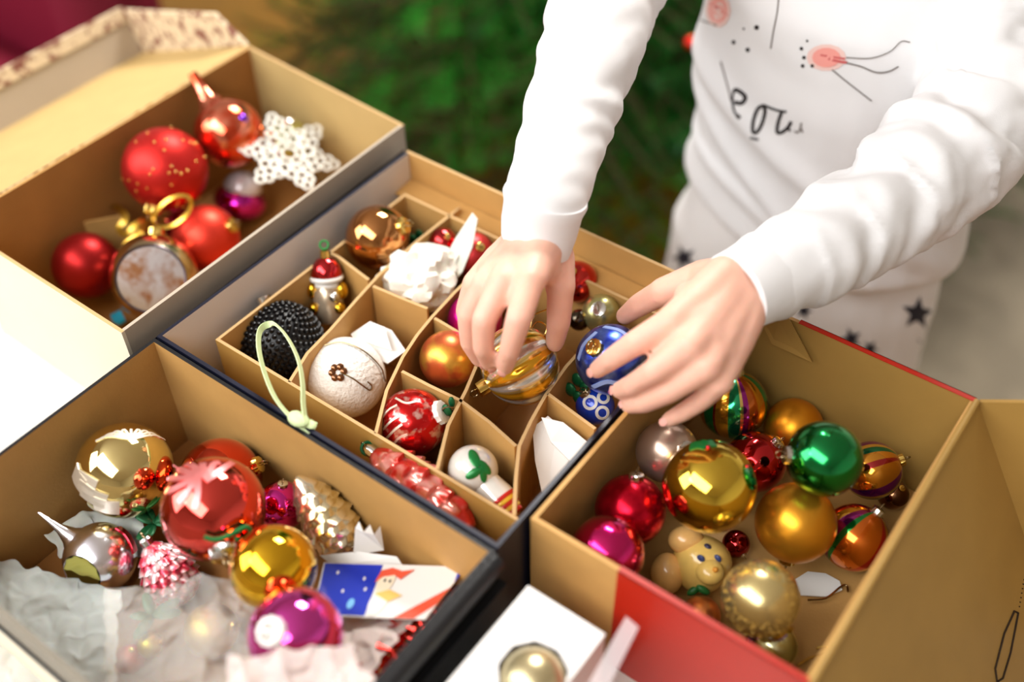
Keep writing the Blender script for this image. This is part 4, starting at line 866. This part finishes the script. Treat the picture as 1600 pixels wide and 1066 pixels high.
for s_ in (-1, 1):
    body.ball(HD_ + Vector((s_ * .08, .005, -.01)), .02, 14, (.4, .7, 1.1)); lx = hx + s_ * .055
    chain(body, [((lx, hy, -.17), .055), ((lx, hy, -.36), .036), ((lx, hy + .005, -.55), .026), ((lx, hy, FZ + .026), .024)]); chain(body, [((lx, hy + .01, FZ + .022), .022), ((lx, hy - .09, FZ + .016), .016)])
o = fused(body, .0019, 5, .5); bo = baked(o, 'body', SKIN, ch)
NAILM = mat('fingernail_skin', (242, 178, 164), .25, coat=.3)
for p, d_, n_, r_ in NAILS:
    m = MB(); X_ = Matrix((n_.cross(d_), d_, n_)).transposed().to_4x4(); m.ball(p, r_ * .62, 14, (.85, 1.1, .22), M=X_); m.build('fingernail', NAILM, bo)
# face and hair (above the picture, kept simple)
for s_ in (-1, 1):
    m = MB(); m.ball(HD_ + Vector((s_ * .03, -.083, .004)), .0095, 14); m.build('eye', mat('eye_white_brown', (70, 44, 30), .15), bo)
m = MB(); m.tube(curve([HD_ + Vector((x, -.079 - .004 * (1 - abs(x) / .02), -.05)) for x in (-.02, -.01, 0, .01, .02)], 4), .0035, 8); m.build('lips', mat('lip_pink', (206, 120, 112), .4), bo)
m = MB(); m.ball(HD_ + Vector((0, .014, .02)), .096, 32, (.9, 1, 1.1), mod=lambda th, k, rr, z: (rr * (1 if k > .36 else .86), z)); hair = m.build('hair', mat('light_brown_hair', (140, 98, 60), .5, bump=.6, bscale=80), ch)
bm = bmesh.new(); bm.from_mesh(hair.data); off = ORG[ch]
dl = [v for v in bm.verts if (v.co + off).y < HD_.y - .045 and (v.co + off).z < HD_.z + .05]; bmesh.ops.delete(bm, geom=dl, context='VERTS'); bm.to_mesh(hair.data); bm.free()
# pyjama top: trunk and both sleeves in one cloth surface
top = MB(); sx, sy = -.242, .772
ell(top, [(sx, sy, -.014, .128, .09), (sx, sy, -.004, .129, .091), (sx, sy, .018, .125, .088), (sx - .004, sy - .002, .05, .118, .084), (sx - .009, sy - .008, .13, .116, .084), (sx - .01, sy - .01, .2, .114, .078), (sx - .006, sy - .004, .25, .102, .062), (sx, sy, .285, .055, .045), (sx, sy, .3, .042, .04)])
for S_ in (SL_L, SL_R): chain(top, S_, 20)
o = fused(top, .0036, 6, .5)
dg = bpy.context.evaluated_depsgraph_get(); me = bpy.data.meshes.new_from_object(o.evaluated_get(dg)); bpy.data.objects.remove(o); me.name = 'pyjama_top'
me.materials.clear(); me.materials.append(PJ); nv = len(me.vertices); co = np.empty(nv * 3); no = np.empty(nv * 3); me.vertices.foreach_get('co', co); me.vertices.foreach_get('normal', no); co = co.reshape(-1, 3); no = no.reshape(-1, 3)
def along(S_, p):
    best = (9, 0); s0 = 0
    for (a, ra), (b, rb_) in zip(S_, S_[1:]):
        d_ = b - a; L = d_.length; t = max(0, min(1, (p - a).dot(d_) / (L * L))); dist = (p - a - d_ * t).length - (ra + (rb_ - ra) * t)
        if dist < best[0]: best = (dist, s0 + t * L)
        s0 += L
    return best
for i in range(nv):
    p = Vector(co[i]); n_ = Vector(no[i]); dl_, sl_ = along(SL_L, p); dr_, sr_ = along(SL_R, p); h = 0
    if min(dl_, dr_) < .004 and p.z > .0:
        left = dl_ < dr_; s_ = sl_ if left else sr_; amp = (.0014 + .002 * min(1, s_ / .12)) if left else (.0016 + .0068 * min(1, max(0, s_ - .02) / .13))
        q = Vector((p.x * 14 + 3, p.y * 14, p.z * 14)); k = s_ * (58 if left else 46) + 2.4 * noise.noise(q)
        h = amp * (noise.noise(Vector((k, noise.noise(q * 1.3) * 1.4, 5 if left else 9))) * 1.4 + .3 * noise.noise(q * 5))
    else:
        f_ = max(0, min(1, (.15 - p.z) / .16)); q = Vector((p.x * 9, p.y * 5, p.z * 17 + p.x * 7)); h = .0052 * f_ * noise.noise(q) + .0016 * noise.noise(q * 2.3 + Vector((3, 0, 0)))
        # the big folds that swing from the side seam across the belly
        for zc, sl, w_, am in ((.085, .55, .012, .006), (.035, .75, .011, .006), (.02, .35, .009, .0045)):
            dz_ = p.z - (zc - sl * (p.x - sx) - .9 * (p.x - sx) ** 2); h += am * math.exp(-(dz_ / w_) ** 2) * max(0, min(1, (sy - p.y) / .05))
    k_ = max(0, min(1, (.07 - p.z) / .07)) * (0 if min(dl_, dr_) < .004 else 1)
    co[i] = p + n_ * h + Vector((0, 0, .17 * (sx - p.x) * k_ if p.x < sx else 0))
me.vertices.foreach_set('co', co.ravel()); me.update(); me.polygons.foreach_set('use_smooth', [True] * len(me.polygons))
pt = bpy.data.objects.new('pyjama_top', me); COL.objects.link(pt)
BV = BVHTree.FromPolygons([v.co.copy() for v in me.vertices], [list(p.vertices) for p in me.polygons])
me.transform(Matrix.Translation(-ORG[ch])); pt.parent = ch; ORG[pt] = ORG[ch]
# cuffs
def cuff(S_, H_, edge, nm='cuff'):
    a = at(*H_['W']); b = S_[0][0]; d_ = (b - a).normalized(); m = MB(); J = (at(*H_['I'][0]) - at(*H_['P'][0])); J = (J - d_ * J.dot(d_)).normalized(); b_ = d_.cross(J)
    r0 = S_[0][1]; e0 = edge; e1 = b + d_ * .006; vs = []; fs = []; rows = [(0, .0245, .0165), (.012, .0250, .0185), (.35, .0255, .0222), (.75, r0 * .985, r0 * .95), (.93, r0 * 1.045, r0 * 1.03), (1, r0 * 1.02, r0 * 1.01), (1, .022, .02), (.5, .0225, .0175), (0, .0228, .0148)]; seg = 36
    for t, ra, rb_ in rows:
        c_ = e0.lerp(e1, t)
        for j in range(seg): th = 2 * math.pi * j / seg; vs.append(c_ + J * ra * math.cos(th) + b_ * rb_ * math.sin(th))
    n = len(rows)
    for k in range(n):
        for j in range(seg): k2 = (k + 1) % n; fs.append((k*seg+j, k*seg+(j+1)%seg, k2*seg+(j+1)%seg, k2*seg+j))
    m.add(vs, fs); return m.build(nm, PJ, pt, angle=50)
cuff(SL_L, HL, at(836, 382, .158)); cuff(SL_R, HR_, at(1149, 457, .160))
# pyjama trousers
pn = MB(); ell(pn, [(sx, sy, .04, .1, .066), (sx, sy, .0, .114, .076), (sx - .006, sy, -.06, .127, .086), (sx - .006, sy, -.16, .13, .09), (sx, sy, -.23, .12, .085)])
for s_ in (-1, 1): chain(pn, [((sx + s_ * .058, sy, -.18), .066), ((sx + s_ * .06, sy, -.36), .058), ((sx + s_ * .06, sy, FZ + .07), .045)], 20)
o = fused(pn, .004, 5); pants = baked(o, 'pyjama_trousers', PJP, ch)
for v in pants.data.vertices:
    q = v.co * 16; v.co += v.normal * (.003 * noise.noise(Vector((q.x, q.y, q.z * .6))) + .0012 * noise.noise(q * 2.6))
BVP = BVHTree.FromPolygons([v.co + ORG[pants] for v in pants.data.vertices], [list(p.vertices) for p in pants.data.polygons])
# prints: real thin ink lying on the cloth
def hit(bv, px, py, lift=.0006):
    d = ray(px, py).normalized(); l, n_, i_, t_ = bv.ray_cast(CAM, d); return None if l is None else l - d * lift
INK = mat('black_print', (34, 28, 28), .7); INKG = mat('grey_print', (120, 112, 108), .7); PNK = mat('pink_print', (240, 160, 150), .75); PNK2 = mat('soft_pink_print', (238, 204, 196), .8); REDW = mat('rose_print', (206, 96, 96), .75)
def inkline(mb, bv, pts, wpx):
    P = curve([(x, y, 0) for x, y in pts], 5); vs = []; ok = True
    for i, p in enumerate(P):
        t = (P[min(i+1, len(P)-1)] - P[max(i-1, 0)]).normalized(); n_ = Vector((-t.y, t.x, 0)) * wpx / 2
        a, b = hit(bv, p.x + n_.x, p.y + n_.y), hit(bv, p.x - n_.x, p.y - n_.y)
        if a is None or b is None: continue
        vs += [a, b]
    if len(vs) >= 4: mb.add(vs, [(2*i, 2*i+1, 2*i+3, 2*i+2) for i in range(len(vs) // 2 - 1)])
def inkpoly(mb, bv, pts, rings=5):
    cx = sum(p[0] for p in pts) / len(pts); cy = sum(p[1] for p in pts) / len(pts); dense = []
    for a, b in zip(pts, pts[1:] + pts[:1]):
        for k in range(4): dense.append((a[0] + (b[0]-a[0]) * k / 4, a[1] + (b[1]-a[1]) * k / 4))
    n = len(dense); grid = [hit(bv, cx, cy)]
    for r_ in range(1, rings + 1):
        for x, y in dense: grid.append(hit(bv, cx + (x-cx) * r_ / rings, cy + (y-cy) * r_ / rings))
    fs = []
    for j in range(n): fs.append((0, 1 + j, 1 + (j+1) % n))
    for r_ in range(rings - 1):
        for j in range(n): fs.append((1 + r_*n + j, 1 + (r_+1)*n + j, 1 + (r_+1)*n + (j+1) % n, 1 + r_*n + (j+1) % n))
    fs = [f for f in fs if all(grid[i] is not None for i in f)]; used = sorted({i for f in fs for i in f}); mp = {u: k for k, u in enumerate(used)}
    if used: mb.add([grid[i] for i in used], [[mp[i] for i in f] for f in fs])
def blob(cx, cy, rx, ry, n=14): return [(cx + rx * math.cos(6.2832*k/n), cy + ry * math.sin(6.2832*k/n)) for k in range(n)]
m = MB()
for pts, w_ in [([(1146, 142), (1152, 141), (1164, 151), (1159, 161), (1147, 160)], 6.5), ([(1146, 141), (1144, 158), (1147, 174), (1152, 181)], 3.5), ([(1151, 180), (1156, 185)], 6),
                ([(1193, 165), (1184, 170), (1177, 188), (1176, 205), (1182, 207), (1190, 194), (1195, 175), (1193, 165)], 5.5), ([(1192, 164), (1204, 169), (1216, 173), (1229, 175)], 4),
                ([(1221, 176), (1216, 190), (1214, 206), (1221, 207), (1231, 199), (1236, 190)], 5.5), ([(1236, 190), (1231, 199), (1235, 205)], 4), ([(1172, 215), (1178, 217), (1185, 218)], 4)]: inkline(m, BV, pts, w_)
m.build('lettering_print', INK, pt)
for nm, pts, w_ in [('faded_letter_print', [(1241, 205), (1246, 207), (1250, 202), (1252, 192), (1251, 200), (1254, 207)], 3), ('nose_line_print', [(1217, -8), (1214, 20), (1208, 50), (1204, 76)], 2.2), ('mouth_line_print', [(1126, 96), (1132, 118), (1138, 140), (1142, 158)], 2.4)]:
    m = MB(); inkline(m, BV, pts, w_); m.build(nm, INKG, pt)
m = MB()
for x, y, r_ in [(1182, 43, 4), (1146, 66, 3.4), (1168, 78, 3.6), (1162, 45, 1.8), (1261, 64, 2), (1252, 76, 3), (1256, 90, 3), (1254, 103, 3), (1269, 103, 3)]: inkpoly(m, BV, blob(x, y, r_, r_, 8), 2)
m.build('whisker_dots_print', INK, pt)
for cx, cy, rx, ry in ((1291, 90, 31, 21), (1122, 16, 20, 27)):
    m = MB(); inkpoly(m, BV, blob(cx, cy, rx, ry), 4); c1 = m.build('cheek_print', PNK2, pt)
    m = MB(); BV2 = BV
    def hit(bv, px, py, lift=.0011):
        d = ray(px, py).normalized(); l, n_, i_, t_ = bv.ray_cast(CAM, d); return None if l is None else l - d * lift
    inkpoly(m, BV, blob(cx, cy, rx * .72, ry * .74), 4); m.build('cheek_centre_print', PNK, pt)
m = MB()
for pts, w_ in [([(1282, 86), (1300, 89), (1320, 92)], 3), ([(1294, 92), (1310, 96), (1324, 98)], 4), ([(1106, 2), (1120, 12), (1138, 24)], 3)]: inkline(m, BV, pts, w_)
m.build('cheek_lines_print', REDW, pt)
m = MB()
for pts, w_ in [([(1322, 98), (1345, 104), (1368, 113), (1388, 112), (1404, 104)], 2.2), ([(1300, 109), (1322, 127), (1345, 145), (1362, 158)], 2.2), ([(1322, 90), (1360, 91), (1390, 81), (1408, 65), (1422, 66)], 1.6), ([(1092, 30), (1105, 35), (1120, 40)], 2.4)]: inkline(m, BV, pts, w_)
m.build('whiskers_print', INKG, pt)
def star(cx, cy, R, rot): return [(cx + (R if k % 2 == 0 else R * .42) * math.cos(rot + k * math.pi / 5), cy + (R if k % 2 == 0 else R * .42) * math.sin(rot + k * math.pi / 5)) for k in range(10)]
for cx, cy, R, rot in ((1068, 403, 21, -1.9), (1434, 490, 27, -1.45), (1256, 486, 14, -1.2), (1330, 530, 18, -.6), (1452, 545, 24, -1.2), (1360, 545, 14, .2), (1476, 440, 12, -1.6), (1385, 600, 22, .3), (1300, 590, 20, .8)):
    m = MB(); inkpoly(m, BVP, star(cx, cy, R, rot), 3)
    if m.v: m.build('star_print', mat('star_ink', (30, 30, 44), .75), pants)

# ------------------------------------------------------------------ christmas tree behind
NEED = mat('spruce_needles', (46, 168, 44), .5, vary=.3, vscale=12); NEED2 = mat('dark_spruce_needles', (22, 112, 36), .5, vary=.3, vscale=12); TWIG = mat('twig_bark', (70, 58, 30), .8)
tr = thing('christmas_tree', 'green artificial spruce tree standing on the floor behind the boxes and the child', 'tree', (-.87, 1.6, FZ))
def twig(seed, L, mt):
    rg = random.Random(seed); m = MB()
    axes = [(Vector((0, 0, 0)), Vector((L, 0, -.03)))] + [(Vector((L * f_, 0, 0)), Vector((L * f_ + L * .38 * (1 - f_ * .4), s_ * L * .34 * (1.1 - f_ * .5), rg.uniform(-.03, .03)))) for f_ in (.15, .35, .55, .72) for s_ in (-1, 1)]
    for a, b in axes:
        m.tube([a, a.lerp(b, .5), b], [.004, .003, .0015], 5, 1); d_ = (b - a).normalized(); n = int((b - a).length / .0026)
        for k in range(n):
            p = a.lerp(b, k / n); th = rg.uniform(0, 6.28); o_ = d_.orthogonal(); o_.rotate(Quaternion(d_, th)); v = (o_ + d_ * .7).normalized() * rg.uniform(.02, .032); s_ = v.cross(d_).normalized() * .0013
            m.add([p - s_, p + s_, p + v], [(0, 1, 2)])
    me = m.build('branch', [mt, TWIG], tr, smooth=False)
    return me
protos = [twig(i, .34, NEED if i % 2 else NEED2) for i in range(4)]
for p in protos:
    me = p.data; me.transform(Matrix.Translation(ORG[tr]))
rg = random.Random(12); cnt = 0
m = MB(); m.lathe([(.03, 0), (.022, .9), (.008, 1.75)], 14, Matrix.Translation((-.87, 1.6, FZ + .05))); m.build('trunk', TWIG, tr)
m = MB(); m.lathe([(.16, 0), (.15, .03), (.05, .07), (.04, .12)], 20, Matrix.Translation((-.87, 1.6, FZ))); m.build('stand', mat('tree_stand_green', (20, 60, 34), .4), tr)
lv = 26; mats_ = [p.data for p in protos]
for p in protos: bpy.data.objects.remove(p)
for i in range(lv):
    h = .16 + 1.5 * i / lv; Rr = .7 * (1 - (i / lv) * .82); nb = int(15 - 9 * i / lv)
    for k in range(nb):
        a = k * 6.283 / nb + i * 1.9 + rg.uniform(-.2, .2)
        for f_ in ((1, .55) if Rr > .35 else (1,)):
            me = mats_[rg.randrange(4)]; b = bpy.data.objects.new('branch', me); COL.objects.link(b); b.parent = tr; cnt += 1
            sc_ = rg.uniform(.85, 1.15) * (1 if Rr > .3 else Rr / .3); rr = max(0, Rr * f_ - .3 * sc_ + rg.uniform(-.04, .04))
            b.location = (rr * math.cos(a), rr * math.sin(a), h + (1 - f_) * .06); b.rotation_euler = (rg.uniform(-.4, .4), rg.uniform(-.05, .35), a + rg.uniform(-.2, .2)); b.scale = (sc_,) * 3
P, r = att(1079, 66, 1.25), .008
bauble(P, r, 'small bright red ball hanging on the tree beside the child', shiny('glass_bright_red', (240, 30, 10), .3), (0, 0, 1), GOLDM)
